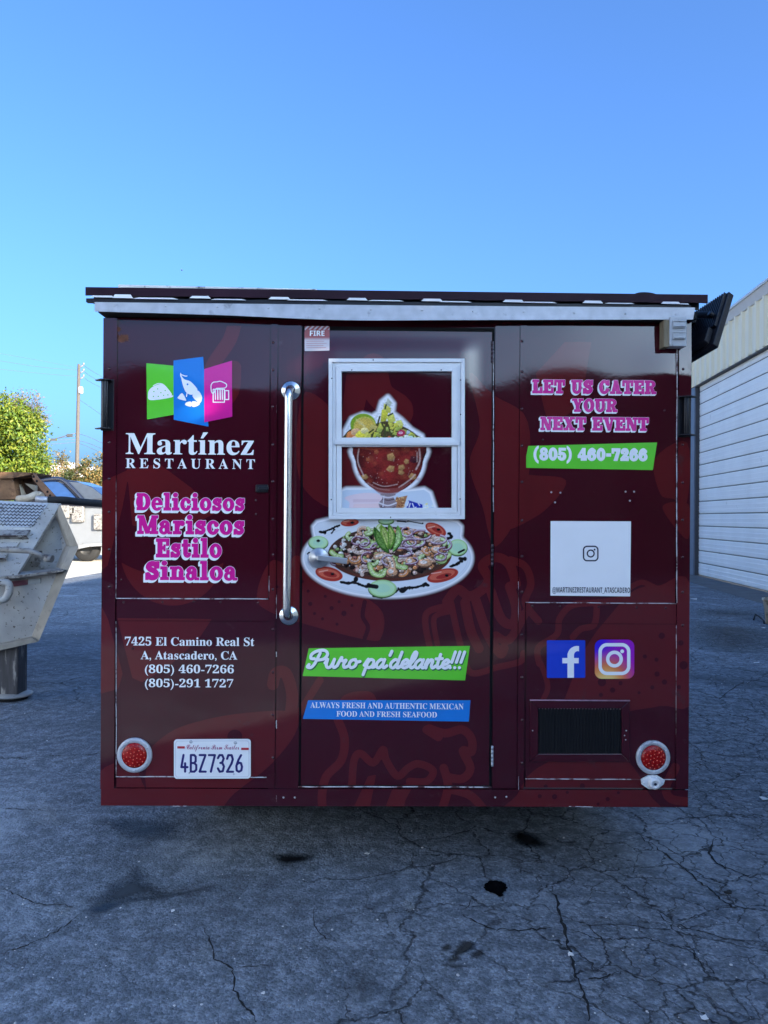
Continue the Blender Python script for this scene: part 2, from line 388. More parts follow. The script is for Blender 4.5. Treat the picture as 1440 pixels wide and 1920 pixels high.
RUBBER = pm('rubber', (.012, .012, .012), rough=.8, bump=.001, bs=60)
UNDER = pm('underframe', (.014, .013, .013), rough=.8, var=.3)

# ================================================================== the wrap's ghosted drawings (photo pixels)
def gx(px, py): return T(px, py)
def ghost_sd(X, Z):
    """X, Z trailer coordinates (m) -> distance in photo pixels of the tone-on-tone artwork"""
    xx, zz = (X + TX) / MPP, (Z - CAM_H) / MPP
    PX = 720 + xx * math.cos(ROLL) + zz * math.sin(ROLL); PY = 970 - (-xx * math.sin(ROLL) + zz * math.cos(ROLL))
    ln_ = lambda w, *p: s_line(PX, PY, spline(p, 5), w); bl = lambda *p: s_poly(PX, PY, spline(p, 5, True)); po = lambda *p: s_poly(PX, PY, p)
    el_ = lambda cx, cy, rx, ry=None, rot=0: s_ell(PX, PY, cx, cy, rx, ry or rx, rot)
    # big prawn, lower left
    prawn = bl((285, 1400), (330, 1366), (400, 1345), (470, 1335), (535, 1332), (560, 1345), (548, 1385), (500, 1440), (440, 1486), (395, 1530), (300, 1530), (275, 1470), (280, 1420))
    prawn = cut(prawn, el_(441, 1380, 14, 13))
    tail = bl((188, 1450), (225, 1424), (262, 1400), (262, 1450), (290, 1530), (180, 1530))
    prawn = U_(prawn, tail, ln_(11, (512, 1282), (518, 1262), (536, 1262), (548, 1300), (545, 1340)), ln_(7, (600, 1275), (575, 1315), (555, 1345)))
    # glass / leaf, lower-left panel
    leaf = U_(po((222, 1158), (398, 1160), (372, 1200), (318, 1248), (268, 1278), (250, 1270)), po((186, 1120), (206, 1160), (232, 1262), (224, 1290), (186, 1300)))
    # upper left panel
    circ = cut(el_(325, 1030, 98, 105), s_ell(PX, PY, 325, 930, 170, 150)); circ = U_(circ, po((192, 905), (245, 880), (232, 950), (205, 1060), (192, 1070)))
    arc = ln_(13, (440, 690), (436, 735), (410, 760), (395, 730), (398, 690), (430, 640), (440, 610))
    band = po((240, 880), (300, 870), (360, 915), (405, 962), (330, 1000), (250, 985))
    # centre taco
    taco = bl((482, 1120), (492, 1078), (512, 1050), (540, 1058), (560, 1042), (620, 1090), (685, 1120), (718, 1150), (716, 1192), (690, 1200), (560, 1166), (498, 1142))
    taco = cut(taco, U_(*[el_(x, y, r) for x, y, r in ((582, 1132, 4), (590, 1150, 3), (610, 1118, 3), (622, 1140, 4), (636, 1128, 3), (645, 1150, 5), (605, 1160, 3), (578, 1108, 3), (632, 1170, 3), (660, 1135, 3), (566, 1090, 4), (540, 1085, 3), (520, 1100, 3))], ln_(4, (684, 1128), (680, 1155), (690, 1175), (684, 1196))))
    # tilted mug by the door's hinge side
    mug = U_(ln_(6, (806, 1215), (797, 1165), (806, 1145), (846, 1135)), ln_(5, (820, 1208), (813, 1165), (822, 1152), (846, 1146)), ln_(6, (846, 1132), (856, 1180), (868, 1225), (884, 1262), (930, 1252), (975, 1241), (982, 1225)),
             ln_(9, (872, 1130), (882, 1180), (898, 1216)), ln_(9, (893, 1128), (915, 1190), (938, 1225), (945, 1216)), ln_(9, (921, 1110), (940, 1160), (962, 1170), (968, 1140), (956, 1100)),
             ln_(9, (838, 1128), (858, 1105), (880, 1118), (905, 1105), (916, 1085), (905, 1060), (930, 1045), (955, 1058), (968, 1095)), ln_(7, (958, 1050), (985, 1062), (996, 1095), (985, 1130), (1010, 1165)), ln_(8, (930, 1192), (955, 1200), (985, 1150)))
    # mug along the door's foot
    foam = U_(ln_(8, (636, 1345), (650, 1310), (690, 1304), (700, 1320)), ln_(8, (634, 1350), (646, 1385), (640, 1425), (612, 1455), (604, 1490), (606, 1520)), ln_(7, (660, 1470), (664, 1425), (676, 1412), (700, 1430), (718, 1405), (724, 1425), (745, 1455), (765, 1440), (785, 1432), (812, 1445), (800, 1465), (768, 1465)),
              ln_(8, (800, 1368), (822, 1382)), ln_(8, (805, 1366), (835, 1375), (866, 1368), (884, 1385), (884, 1410), (868, 1408), (882, 1440), (868, 1460), (842, 1458)), po((655, 1530), (690, 1455), (705, 1452), (700, 1480), (690, 1530)),
              po((716, 1530), (735, 1480), (780, 1462), (760, 1500), (754, 1530)), ln_(8, (832, 1440), (840, 1475), (828, 1520)), ln_(8, (838, 1478), (880, 1490), (905, 1515)))
    # shapes on the upper door
    up = U_(bl((566, 745), (610, 755), (640, 800), (700, 860), (705, 930), (640, 960), (562, 900)), ln_(26, (700, 690), (712, 740), (748, 768), (738, 790)), bl((880, 700), (925, 740), (990, 790), (985, 930), (930, 1025), (905, 950), (880, 870), (900, 800)), po((650, 700), (700, 690), (680, 780), (640, 790)))
    # right side: big leaf, taco with dots
    rt = U_(bl((930, 880), (990, 890), (1062, 900), (1030, 950), (985, 980), (948, 992), (930, 960)), bl((1230, 860), (1290, 830), (1290, 940), (1265, 935), (1240, 925)), bl((1245, 948), (1292, 945), (1292, 1010), (1265, 985)), po((1005, 700), (1060, 640), (1110, 640), (1090, 760), (1030, 800)))
    taco2 = bl((1055, 1330), (1068, 1290), (1100, 1215), (1140, 1160), (1190, 1108), (1240, 1098), (1295, 1095), (1300, 1310), (1240, 1325), (1165, 1340), (1100, 1380), (1060, 1370))
    taco2 = cut(taco2, U_(*[el_(x, y, r) for x, y, r in ((1243, 1193, 6), (1278, 1206, 5), (1211, 1232, 4), (1233, 1238, 4), (1283, 1248, 8), (1234, 1265, 5), (1248, 1280, 5), (1225, 1290, 4), (1274, 1289, 4), (1150, 1295, 5), (1165, 1282, 4), (1130, 1280, 8), (1128, 1304, 4), (1150, 1319, 3), (1190, 1258, 3), (1200, 1300, 3))]))
    curl = U_(ln_(6, (1012, 1245), (1010, 1215), (1045, 1190), (1050, 1160), (1075, 1135), (1125, 1130), (1175, 1122), (1215, 1105)), ln_(5, (1015, 1245), (1028, 1290), (1012, 1330), (1005, 1400)), ln_(6, (1075, 1195), (1090, 1180), (1115, 1172), (1120, 1140)), ln_(5, (1175, 1108), (1205, 1092), (1240, 1105), (1265, 1092), (1292, 1105)))
    low = bl((1010, 1440), (1120, 1400), (1180, 1430), (1218, 1490), (1225, 1530), (955, 1530), (970, 1490))
    low = cut(low, U_(*[el_(x, y, r) for x, y, r in ((1024, 1476, 4), (1093, 1475, 5), (1012, 1493, 4), (1040, 1494, 5), (1064, 1486, 3), (1140, 1499, 4), (1160, 1487, 3), (1122, 1508, 3))]))
    low = U_(low, ln_(8, (1268, 1440), (1250, 1480), (1262, 1500), (1300, 1505)))
    return U_(prawn, leaf, circ, arc, band, taco, mug, foam, up, rt, taco2, curl, low)

# ================================================================== the skin: gentle dents of the sheet metal
rs = np.random.RandomState(4)
WAV = [(rs.uniform(-9, 9), rs.uniform(-9, 9), rs.uniform(0, 6.28), rs.uniform(.4, 1)) for _ in range(9)]
WAV2 = [(rs.uniform(-34, 34), rs.uniform(-34, 34), rs.uniform(0, 6.28), rs.uniform(.4, 1)) for _ in range(10)]
def pxy(X, Z): return 720 + (X + TX) / MPP, 970 - (Z - CAM_H) / MPP
def sm(a, b, t):
    t = np.clip((t - a) / (b - a), 0, 1); return t * t * (3 - 2 * t)
def hgt(X, Z):
    """outward bulge of the rear face, metres"""
    X = np.asarray(X, float); Z = np.asarray(Z, float); PX, PY = pxy(X, Z); h = np.zeros_like(X)
    for a, b, p, w in WAV: h = h + w * .00060 * np.sin(a * X + b * Z + p)
    for a, b, p, w in WAV2: h = h + w * .000055 * np.sin(a * X + b * Z + p)
    # the door skin bows out below its head
    prof = .0115 * sm(935, 668, PY) - .0115 * sm(664, 628, PY)
    h = h + prof * sm(575, 632, PX) * (1 - sm(858, 905, PX))
    # right-hand upper panel: pulled in towards its upper corner, bowed at the left
    h = h + .006 * np.exp(-((PX - 1255) / 70) ** 2 - ((PY - 690) / 50) ** 2)
    h = h - .003 * np.exp(-((PX - 1070) / 75) ** 2 - ((PY - 765) / 45) ** 2)
    h = h + .003 * np.exp(-((PX - 440) / 60) ** 2 - ((PY - 735) / 40) ** 2) - .003 * np.exp(-((PX - 300) / 60) ** 2 - ((PY - 770) / 40) ** 2)
    return h
def hgt_n(X, Z):
    e = .003; hx = (hgt(X + e, Z) - hgt(X - e, Z)) / (2 * e); hz = (hgt(X, Z + e) - hgt(X, Z - e)) / (2 * e)
    n = np.stack([-hx, -np.ones_like(hx), -hz], -1); return n / np.linalg.norm(n, axis=-1, keepdims=True)

TRAILER = empty('food_trailer', (TX, TY, 0), YAW)
tag(TRAILER, 'maroon wrapped food trailer with a steel grab bar, rear door and seafood pictures', 'food trailer')

def skin_obj(name, V2, Fs, mats, mis, parent, off, dent=True):
    A = np.array(V2); h = hgt(A[:, 0], A[:, 1]) if dent else np.zeros(len(A))
    co = np.stack([A[:, 0], -off - h, A[:, 1]], -1)
    me = bpy.data.meshes.new(name); me.from_pydata(co.tolist(), [], Fs)
    for m in mats: me.materials.append(m)
    me.polygons.foreach_set('material_index', mis); me.polygons.foreach_set('use_smooth', [True] * len(Fs))
    # make every face look outward
    bm = bmesh.new(); bm.from_mesh(me)
    for f in bm.faces:
        f.normal_update()
        if f.normal.y > 0: f.normal_flip()
    bm.to_mesh(me); bm.free(); me.update()
    if dent: me.normals_split_custom_set_from_vertices(hgt_n(A[:, 0], A[:, 1]).tolist())
    o = bpy.data.objects.new(name, me); COL.objects.link(o); o.parent = parent
    return o
def rect_px(x0, y0, x1, y1):
    a = T(x0, y0); b = T(x1, y1); c = T(x0, y1); d = T(x1, y0)
    return (a[0] + c[0]) / 2, (b[1] + c[1]) / 2, (b[0] + d[0]) / 2, (a[1] + d[1]) / 2
def panel(name, px, off, parent=TRAILER, cell=.004, hole=None, label=None):
    x0, z0, x1, z1 = rect_px(*px)
    nx = max(3, int(round((x1 - x0) / cell))); nz = max(3, int(round((z1 - z0) / cell)))
    X, Z = np.meshgrid(np.linspace(x0, x1, nx + 1), np.linspace(z0, z1, nz + 1)); S = ghost_sd(X, Z); S[S == 0] = 1e-4
    V, Fs, Ms = [], [], []
    for k, s in enumerate((-S, S)):
        v, f = contour(s, 0, 0, 1.0, 4)
        b = len(V); V += [(x0 + p * (x1 - x0) / nx, z0 + q * (z1 - z0) / nz) for p, q in v]
        f = [[b + i for i in q] for q in f]
        Fs += f; Ms += [k] * len(f)
    o = skin_obj(name, V, Fs, [WRAP, GHOST], Ms, parent, off)
    # returned edges of the sheet
    rim = [(x0 + (x1 - x0) * t, z0) for t in np.linspace(0, 1, 24)] + [(x1, z0 + (z1 - z0) * t) for t in np.linspace(0, 1, 24)] + [(x1 - (x1 - x0) * t, z1) for t in np.linspace(0, 1, 24)] + [(x0, z1 - (z1 - z0) * t) for t in np.linspace(0, 1, 24)]
    bm = bmesh.new(); A = np.array(rim); hh = hgt(A[:, 0], A[:, 1]); fr = [bm.verts.new((p[0], -off - h, p[1])) for p, h in zip(rim, hh)]; bk = [bm.verts.new((p[0], .011, p[1])) for p in rim]
    n = len(rim)
    for i in range(n):
        j = (i + 1) % n
        if (Vector(rim[i]) - Vector(rim[j])).length > 1e-6: bm.faces.new((fr[i], bk[i], bk[j], fr[j]))
    e = bpy.data.meshes.new('edge'); bm.to_mesh(e); bm.free(); e.materials.append(WRAP)
    eo = bpy.data.objects.new(name + '_edge', e); COL.objects.link(eo); eo.parent = o
    eo.name = 'sheet_edge'
    if label: o['label'] = label
    return o
def rivets(pts, parent, r=.0062, h=.0038, off=0, name='rivet', mat=None):
    first = None
    for px, py in pts:
        x, z = T(px, py)
        if first is None:
            mb = MB(); mb.dome((0, 0, 0), r, h); o = first = mb.build(name, mat or WRAP, parent)
        else:
            o = first.copy(); COL.objects.link(o); o.parent = parent
        o.location = (x, -off - float(hgt(x, z)), z)
def decal(name, V, Fs, mat, off, parent=TRAILER):
    return skin_obj(name, V, [list(f) for f in Fs], [mat], [0] * len(Fs), parent, off)
def sd_decal(name, X, Z, S, mat, off, parent=TRAILER):
    V, Fs = contour(S, X[0, 0], Z[0, 0], X[0, 1] - X[0, 0], 4); return decal(name, V, Fs, mat, off, parent)
def shape_px(f, x0, y0, x1, y1, cell=.0022):
    """sd of a function of photo pixels over a pixel box"""
    a, b, c, d = rect_px(x0, y0, x1, y1); X, Z = sd_grid(a, b, c, d, cell, .012)
    xx, zz = (X + TX) / MPP, (Z - CAM_H) / MPP
    PX = 720 + xx * math.cos(ROLL) + zz * math.sin(ROLL); PY = 970 - (-xx * math.sin(ROLL) + zz * math.cos(ROLL))
    return X, Z, f(PX, PY)
def px_decal(name, f, box, mat, off, parent=TRAILER, cell=.0022):
    X, Z, S = shape_px(f, *box, cell); return sd_decal(name, X, Z, S, mat, off, parent)

# ---------------------------------------------------------------- body, posts, rails, panels
bx0, bz0, bx1, bz1 = rect_px(193, 598, 1291, 1510)
mb = MB(); mb.box(bx0, bx1, .012, 4.7, bz0, bz1)
body = mb.build('body', [WRAP], TRAILER, .006)
panel('wall_panel', (219, 610, 504.5, 1121.5), 0)
panel('wall_panel', (219, 1165, 504.5, 1477), 0)
panel('wall_panel', (986, 610, 1267.5, 1130), 0)
panel('wall_panel', (986, 1170, 1267.5, 1477), 0)
cpl = panel('corner_post', (192, 597, 217.5, 1478.5), .007)
cpr = panel('corner_post', (1269, 600, 1292.5, 1478.5), .007)
dpl = panel('door_post', (519.5, 610, 562, 1478), .001)
dpr = panel('door_post', (926, 610, 971.5, 1478), .001)
stl = panel('seam_strip', (505.5, 608, 518, 1478), .004)
str_ = panel('seam_strip', (972.5, 608, 985, 1478), .004)
rl = panel('rail', (219, 1122.5, 504.5, 1164), .002)
rr = panel('rail', (986, 1131, 1267.5, 1169), .002)
panel('rail', (190, 1479, 1289, 1511), .006)
mb = MB(); a = rect_px(563, 612, 925, 1478); mb.box(a[0], a[2], .0112, .0119, a[1], a[3]); mb.build('door_recess', [HOLE], TRAILER)
door = panel('door', (567, 621, 919.5, 1472), .002)

rivets([(512, y) for y in (642, 694, 763, 834, 903, 973, 1040, 1105, 1180, 1260, 1340, 1420)], stl, off=.004)
rivets([(978.5, y) for y in (640, 697, 767, 836, 904, 976, 1043, 1110, 1190, 1270, 1350, 1430)], str_, off=.004)
rivets([(206, y) for y in (692, 830, 898, 960, 1030, 1100)], cpl, off=.007)
rivets([(1279, y) for y in (693, 834, 905, 975, 1045, 1110, 1172)], cpr, off=.007)
rivets([(232, 1129), (305, 1129), (363, 1128), (414, 1129), (484, 1130)], rl, .005, .003, .002)
rivets([(998, 1136), (1050, 1137), (1122, 1138), (1193, 1139), (1248, 1140)], rr, .005, .003, .002)
BARE = pm('bare_screw', (.55, .52, .54), rough=.35, metal=.7, var=.2)
rivets([(250, 1191), (249, 1216), (480, 938), (480, 964), (1246, 770), (1201, 739), (1018, 825), (227, 1087)], TRAILER, .005, .0035, 0, 'plug')
rivets([(1033, 923), (1050, 924), (1040, 942), (1172, 922), (1188, 922), (1180, 939), (532, 1494), (553, 1494), (928, 1494), (949, 1493)], TRAILER, .0042, .003, .007, 'screw', BARE)

def seal(x0, y0, x1, y1, w=1.0, off=.003):
    n = 14; pts = []
    for t in np.linspace(0, 1, n):
        x, z = T(x0 + (x1 - x0) * t + random.uniform(-.3, .3), y0 + (y1 - y0) * t + random.uniform(-.25, .25)); pts.append((x, -off - float(hgt(x, z)), z))
    mb = MB(); mb.tube(pts, w * MPP, 5); mb.build('sealant_line', [SEAL], TRAILER)
for s in ((218.4, 1122, 504, 1123, .9), (218, 900, 218, 1121, .7), (218.3, 1164.5, 218.3, 1456, .7), (218, 1456, 330, 1456, .9), (470, 1457, 500, 1457, .9),
          (560, 1474, 921, 1475, 1.2, .006), (985.5, 1129.5, 1268, 1131.5, .8), (1268, 625, 1268, 1130, .9, .006), (1268, 1172, 1267.5, 1461, .9), (985, 1460, 1267, 1461, .9),
          (518.8, 640, 518.8, 700, .45), (518.6, 760, 518.6, 775, .5), (518.6, 1115, 518.6, 1160, .4), (518.6, 1222, 518.6, 1231, .9), (518.6, 1350, 518.6, 1365, .7), (518.8, 1490, 518.8, 1502, .7, .006),
          (972, 1090, 972, 1330, .4), (972, 1455, 972, 1502, .6), (925, 640, 925, 960, .8, .001), (1066, 1511, 1110, 1512, .7, .006), (325, 1510.5, 350, 1510.5, .7, .006), (504.8, 1080, 504.8, 1121, .6)): seal(*s)
# peeled wrap, top left, and scuffs
def blot(cx, cy, r, k, n=26):
    rr_ = np.random.RandomState(k); return spline([(cx + r * (1 + rr_.uniform(-.5, .5)) * math.cos(t), cy + r * (.7 + rr_.uniform(-.35, .4)) * math.sin(t)) for t in np.linspace(0, 6.28, n)[:-1]], 3, True)
RUST = pm('bare_rust', (.12, .035, .014), rough=.75, var=.5, vs=60, bump=.002, bs=80)
px_decal('peeled_patch', lambda X, Y: U_(s_poly(X, Y, blot(232, 636, 12, 3)), s_poly(X, Y, blot(224, 620, 6, 5))), (212, 606, 258, 660), RUST, .0006)

# ---------------------------------------------------------------- hinges on the door
for y0, y1 in ((640, 680), (1020, 1062), (1398, 1436)):
    x, z0 = T(922.6, y1); z1 = T(922.6, y0)[1]; mb = MB()
    for k in range(5):
        a = z0 + (z1 - z0) * k / 5; b = z0 + (z1 - z0) * (k + .93) / 5; mb.lathe([(0, a), (.0052, a), (.0052, b), (0, b)], (x, -.003, 0), (0, 0, 1), 10)
    mb.build('hinge', [GALV if y0 > 1300 else pm('worn_hinge', (.07, .045, .055), rough=.35, metal=.3, var=.5, vs=40)], TRAILER)

# ---------------------------------------------------------------- roof edge
zt = [T(p, q) for p, q in ((186, 573), (460, 576), (740, 579), (1010, 581), (1294, 583))]; zb = [T(p, q) for p, q in ((186, 590), (420, 597), (640, 606), (860, 606), (1290, 605))]
zb = spline(zb, 6); mb = MB()
poly = [(x, -.052, z) for x, z in zt] + [(x, -.052, z) for x, z in zb[::-1]]
mb.prism(poly, (0, .004, 0)); x0 = zt[0][0]; x1 = zt[-1][0]
for x in np.linspace(x0 + .08, x1 - .08, 12):
    mb.dome((x, -.052, zt[0][1] - .012 - (x - x0) * .006), .005, .003)
mb.build('drip_strip', [GALV], TRAILER)
zr = T(740, 598)[1]
mb = MB(); mb.box(bx0 - .01, bx1 + .01, -.046, 4.75, bz1 + .002, bz1 + .03); mb.build('roof', [HOLE], TRAILER)
tl, tr = T(170, 546), T(1316, 560); sl = (tr[1] - tl[1]) / (tr[0] - tl[0])
def rz(x, d): return tl[1] + sl * (x - tl[0]) - d * MPP
mb = MB()
n = 40; xs = np.linspace(tl[0], tr[0], n); rr_ = np.random.RandomState(2)
lower = [(x, -.058, rz(x, 15.5 + rr_.uniform(-.9, .9))) for x in xs]
poly = [(tl[0], -.058, rz(tl[0], 0)), (tr[0], -.058, rz(tr[0], 0))] + lower[::-1]
mb.prism(poly, (0, .004, 0)); mb.prism([(tl[0], -.054, rz(tl[0], 0.6)), (tr[0], -.054, rz(tr[0], .6)), (tr[0], -.054, rz(tr[0], 2.2)), (tl[0], -.054, rz(tl[0], 2.2))], (0, 4.8, 0))
mb.build('roof_edge', [pm('roof_edge_paint', (.022, .007, .014), rough=.5, var=.5, vs=4, spec=.15)], TRAILER)
mb = MB()
poly = [(x, -.05, rz(x, 19 + rr_.uniform(-.7, .7))) for x in xs[:-1]] + [(x, -.05, rz(x, 27 + rr_.uniform(-1, 1))) for x in xs[:-1][::-1]]
mb.prism(poly, (0, .02, 0)); mb.box(tl[0] + .02, tr[0] - .02, -.02, -.015, rz(0, 25), rz(0, 12)); mb.build('roof_lip', [BLACK], TRAILER)
mb = MB()
def scrap(x0, x1, a0, a1):
    p = [T(x0, 0)[0], T(x1, 0)[0]]; w = p[1] - p[0]; mb.prism([(p[0], -.0605, rz(p[0], a1)), (p[1], -.0605, rz(p[1], a1 + .3)), (p[1] - .12 * w, -.0605, rz(p[1], a0)), (p[0] + .12 * w, -.0605, rz(p[0], a0))], (0, .002, 0))
for s in ((183, 228, 15.5, 18.5), (224, 262, 13, 19.5), (262, 345, 18.2, 20.5), (366, 405, 14.2, 18.2), (405, 470, 19, 20.6), (511, 552, 14.2, 18.4), (545, 620, 18.3, 19.9), (655, 694, 14.2, 18.3), (694, 760, 17.6, 19.2), (792, 832, 14, 18.4), (825, 885, 18, 19.7), (942, 982, 14, 18.3), (975, 1042, 17.2, 19), (1089, 1127, 14, 18.4), (1130, 1185, 17.4, 19), (1233, 1270, 14.2, 18), (1268, 1285, 17, 18.6)): scrap(*s)
mb.build('sky_slot', [pm('sky_slot_pale', (.78, .78, .80), rough=.8)], TRAILER)  # pale pieces painted as sky showing through the roof corrugations
a = T(228, 540, .3); b = T(596, 553, .3); mb = MB(); mb.bar((a[0], .7, a[1] - .012), (b[0], .7, b[1] - .0), .9, .026); 
mb.build('roof_sheet', [pm('roof_sheet_grey', (.66, .63, .59), rough=.75, var=.2, dirt=(.12, .11, .10), ds=14, dthr=.55)], TRAILER, .003)
mb = MB(); mb.tube([(T(p, q)[0], yy, T(p, q)[1]) for p, q, yy in [(x, y, -.03 + .0 * x) for x, y in spline([(1176, 563), (1192, 555), (1215, 555), (1235, 562), (1250, 574)], 6)]], .0055, 8); mb.tube([(T(p, q)[0], .05, T(p, q)[1]) for p, q in spline([(1190, 556), (1212, 566), (1230, 571)], 6)], .005, 8)
mb.build('cable', [RUBBER], TRAILER)

# ---------------------------------------------------------------- chassis and wheels
mb = MB()
for x in (-.55, .55): mb.box(x - .04, x + .04, .55, 4.6, bz0 - .09, bz0 - .002)
for y in (.9, 1.9, 2.9, 3.9): mb.box(-.51, .51, y - .03, y + .03, bz0 - .07, bz0 - .003)
mb.tube([(-1.0, 2.1, .3), (1.0, 2.1, .3)], .04); mb.tube([(-1.0, 2.95, .3), (1.0, 2.95, .3)], .04)
mb.bar((-.5, 4.5, bz0 - .05), (0, 5.9, bz0 - .05), .08, .08); mb.bar((.5, 4.5, bz0 - .05), (0, 5.9, bz0 - .05), .08, .08)
mb.build('chassis', [UNDER], TRAILER)
mb = MB(); mb.box(-.98, .98, .74, 1.6, .035, bz0 - .095); mb.build('shade_box', [UNDER], TRAILER, .03)  # box added to block light and deepen the shade under the trailer
for x in (-1, 1):
    for y in (2.1, 2.95):
        mb = MB(); mb.lathe([(.19, -.1), (.3, -.1), (.33, -.07), (.335, 0), (.33, .07), (.3, .1), (.19, .1)], (x * .98, y, .335), (1, 0, 0), 28)
        w = mb.build('wheel', [RUBBER], TRAILER); mb = MB(); mb.lathe([(0, .03), (.08, .03), (.1, .06), (.18, .07), (.195, .1)] if x > 0 else [(0, -.03), (.08, -.03), (.1, -.06), (.18, -.07), (.195, -.1)], (x * .98, y, .335), (1, 0, 0), 24); mb.build('rim', [GALV], w)
# ---------------------------------------------------------------- grab bar
def P3(px, py, y):
    x, z = T(px, py, y); return Vector((x, y, z))
gt, gb = P3(545.6, 732.5, -.004), P3(541.8, 1154, -.004)
mb = MB(); off = -.085
a = P3(542.5, 740, off); b = P3(540, 1146, off)
pts = [gt, gt + Vector((-.001, -.03, .0))] + [gt + Vector((0, -.03 - .052 * math.sin(t), -.045 * (1 - math.cos(t)))) for t in np.linspace(.2, 1.57, 6)]
pb = [gb, gb + Vector((0, -.03, 0))] + [gb + Vector((0, -.03 - .052 * math.sin(t), .045 * (1 - math.cos(t)))) for t in np.linspace(.2, 1.57, 6)]
mb.tube(pts + [pts[-1].lerp(pb[-1], t) for t in (.1, .3, .5, .7, .9)] + pb[::-1], .0165, 18)
bar = mb.build('grab_bar', [CHROME], TRAILER)
for c in (gt, gb):
    mb = MB(); mb.lathe([(.041, 0), (.041, .004), (.036, .009), (.022, .012), (.0175, .018)], c, (0, -1, 0), 32); mb.build('flange', [CHROME], bar)

# ---------------------------------------------------------------- door window
def frame(x0, y0, x1, y1, w, ya, yb, mb):
    """mitred rectangular frame given in pixels, bar width w pixels"""
    o = [T(x0, y0), T(x1, y0), T(x1, y1), T(x0, y1)]; cx, cz = sum(p[0] for p in o) / 4, sum(p[1] for p in o) / 4; W_ = w * MPP
    i = [(p[0] + (W_ if p[0] < cx else -W_), p[1] + (W_ if p[1] < cz else -W_)) for p in o]
    for k in range(4):
        l = (k + 1) % 4; mb.prism([(o[k][0], ya, o[k][1]), (o[l][0], ya, o[l][1]), (i[l][0], ya, i[l][1]), (i[k][0], ya, i[k][1])], (0, yb - ya, 0))
win = MB(); frame(617, 675, 870, 973.5, 7, -.020, .013, win); wf = win.build('window', [ALU], door, .0015, loc=(0, -.0115, 0))
mb = MB(); frame(624.2, 682.2, 862.8, 966.3, 6.5, -.013, .004, mb); s1 = mb.build('frame', [ALU], wf, .001)
mb = MB(); frame(631, 689, 856, 832, 10, -.022, .004, mb); mb.build('sash', [ALU], wf, .0012)
mb = MB(); frame(631.5, 829, 855.5, 962, 9.5, -.016, .004, mb); mb.build('sash', [ALU], wf, .0012)
mb = MB(); a, b = T(629, 826.8), T(858, 836.5); mb.box(a[0], b[0], -.027, .0, b[1], a[1]); a, b = T(629, 831.5), T(858, 833); mb.box(a[0], b[0], -.029, -.0272, b[1], a[1]); mb.build('meeting_rail', [ALU], wf, .001)
for x, y in ((660, 696.5), (826, 696.5), (623, 712), (862, 715), (862, 779), (622, 937), (861, 936), (732, 970), (700, 678)):
    p = T(x, y); mb = MB(); mb.dome((p[0], -.0222 if 640 < x < 850 and y < 700 else -.0202, p[1]), .003, .001); mb.build('screw', [pm('dark_screw', (.06, .05, .06), rough=.4)], wf)

# ---------------------------------------------------------------- door latch (round plate and lever)
c = P3(598, 1046, -.0045 - .006); mb = MB(); mb.lathe([(.042, -.004), (.042, .004), (.038, .008), (.012, .009), (.012, .016), (.008, .018), (0.0005, .018)], c, (0, -1, 0), 32)
LAT = pm('latch_metal', (.48, .49, .51), rough=.35, metal=.8, var=.1)
lt = mb.build('door_latch', [LAT], door)
mb = MB(); mb.bar(c + Vector((-.006, -.02, .002)), c + Vector((.118, -.022, -.012)), .011, .024, (0, 0, 1)); mb.build('lever', [LAT], lt, .003)

# ---------------------------------------------------------------- tail lights, plate, socket boxes, grille
LENS = pm('red_lens', (.30, .004, .004), rough=.22, var=.35, vs=90, bump=.0015, bs=130, spec=.4)
LED = pm('led_dot', (.75, .10, .06), rough=.2)
def tail(px, py, ro, ri, label):
    c = P3(px, py, -.002); c.y -= float(hgt(c.x, c.z)); mb = MB(); ro *= MPP; ri *= MPP
    mb.lathe([(ro, 0), (ro, .006), (ro * .97, .010), (ri * 1.05, .011), (ri, .008)], c, (0, -1, 0), 40)
    for t in (150, 30, 270): mb.dome(c + Vector((math.cos(R(t)) * (ro + ri) / 2, -.0105, math.sin(R(t)) * (ro + ri) / 2)), .0055, .003)
    r = mb.build('tail_light', [GALV], TRAILER); r['label'] = label
    mb = MB(); mb.lathe([(ri, .006), (ri * .96, .011), (ri * .6, .0145), (ri * .25, .0155), (.0004, .0157)], c, (0, -1, 0), 36); l = mb.build('lens', [LENS], r)
    mb = MB()
    for k, (n, q) in enumerate(((1, 0), (6, .3), (10, .58), (14, .83))):
        for i in range(n):
            t = i * 6.283 / n + k * .4; mb.dome(c + Vector((math.cos(t) * ri * q, -.0156 + .0035 * q * q, math.sin(t) * ri * q)), .0028, .0012, (0, -1, 0), 6)
    mb.build('led_dot', [LED], l)
tail(252.7, 1415.5, 32.6, 23.5, 'round red tail light beside the number plate')
tail(1223.7, 1419.5, 32.0, 23.5, 'round red tail light above the white socket')

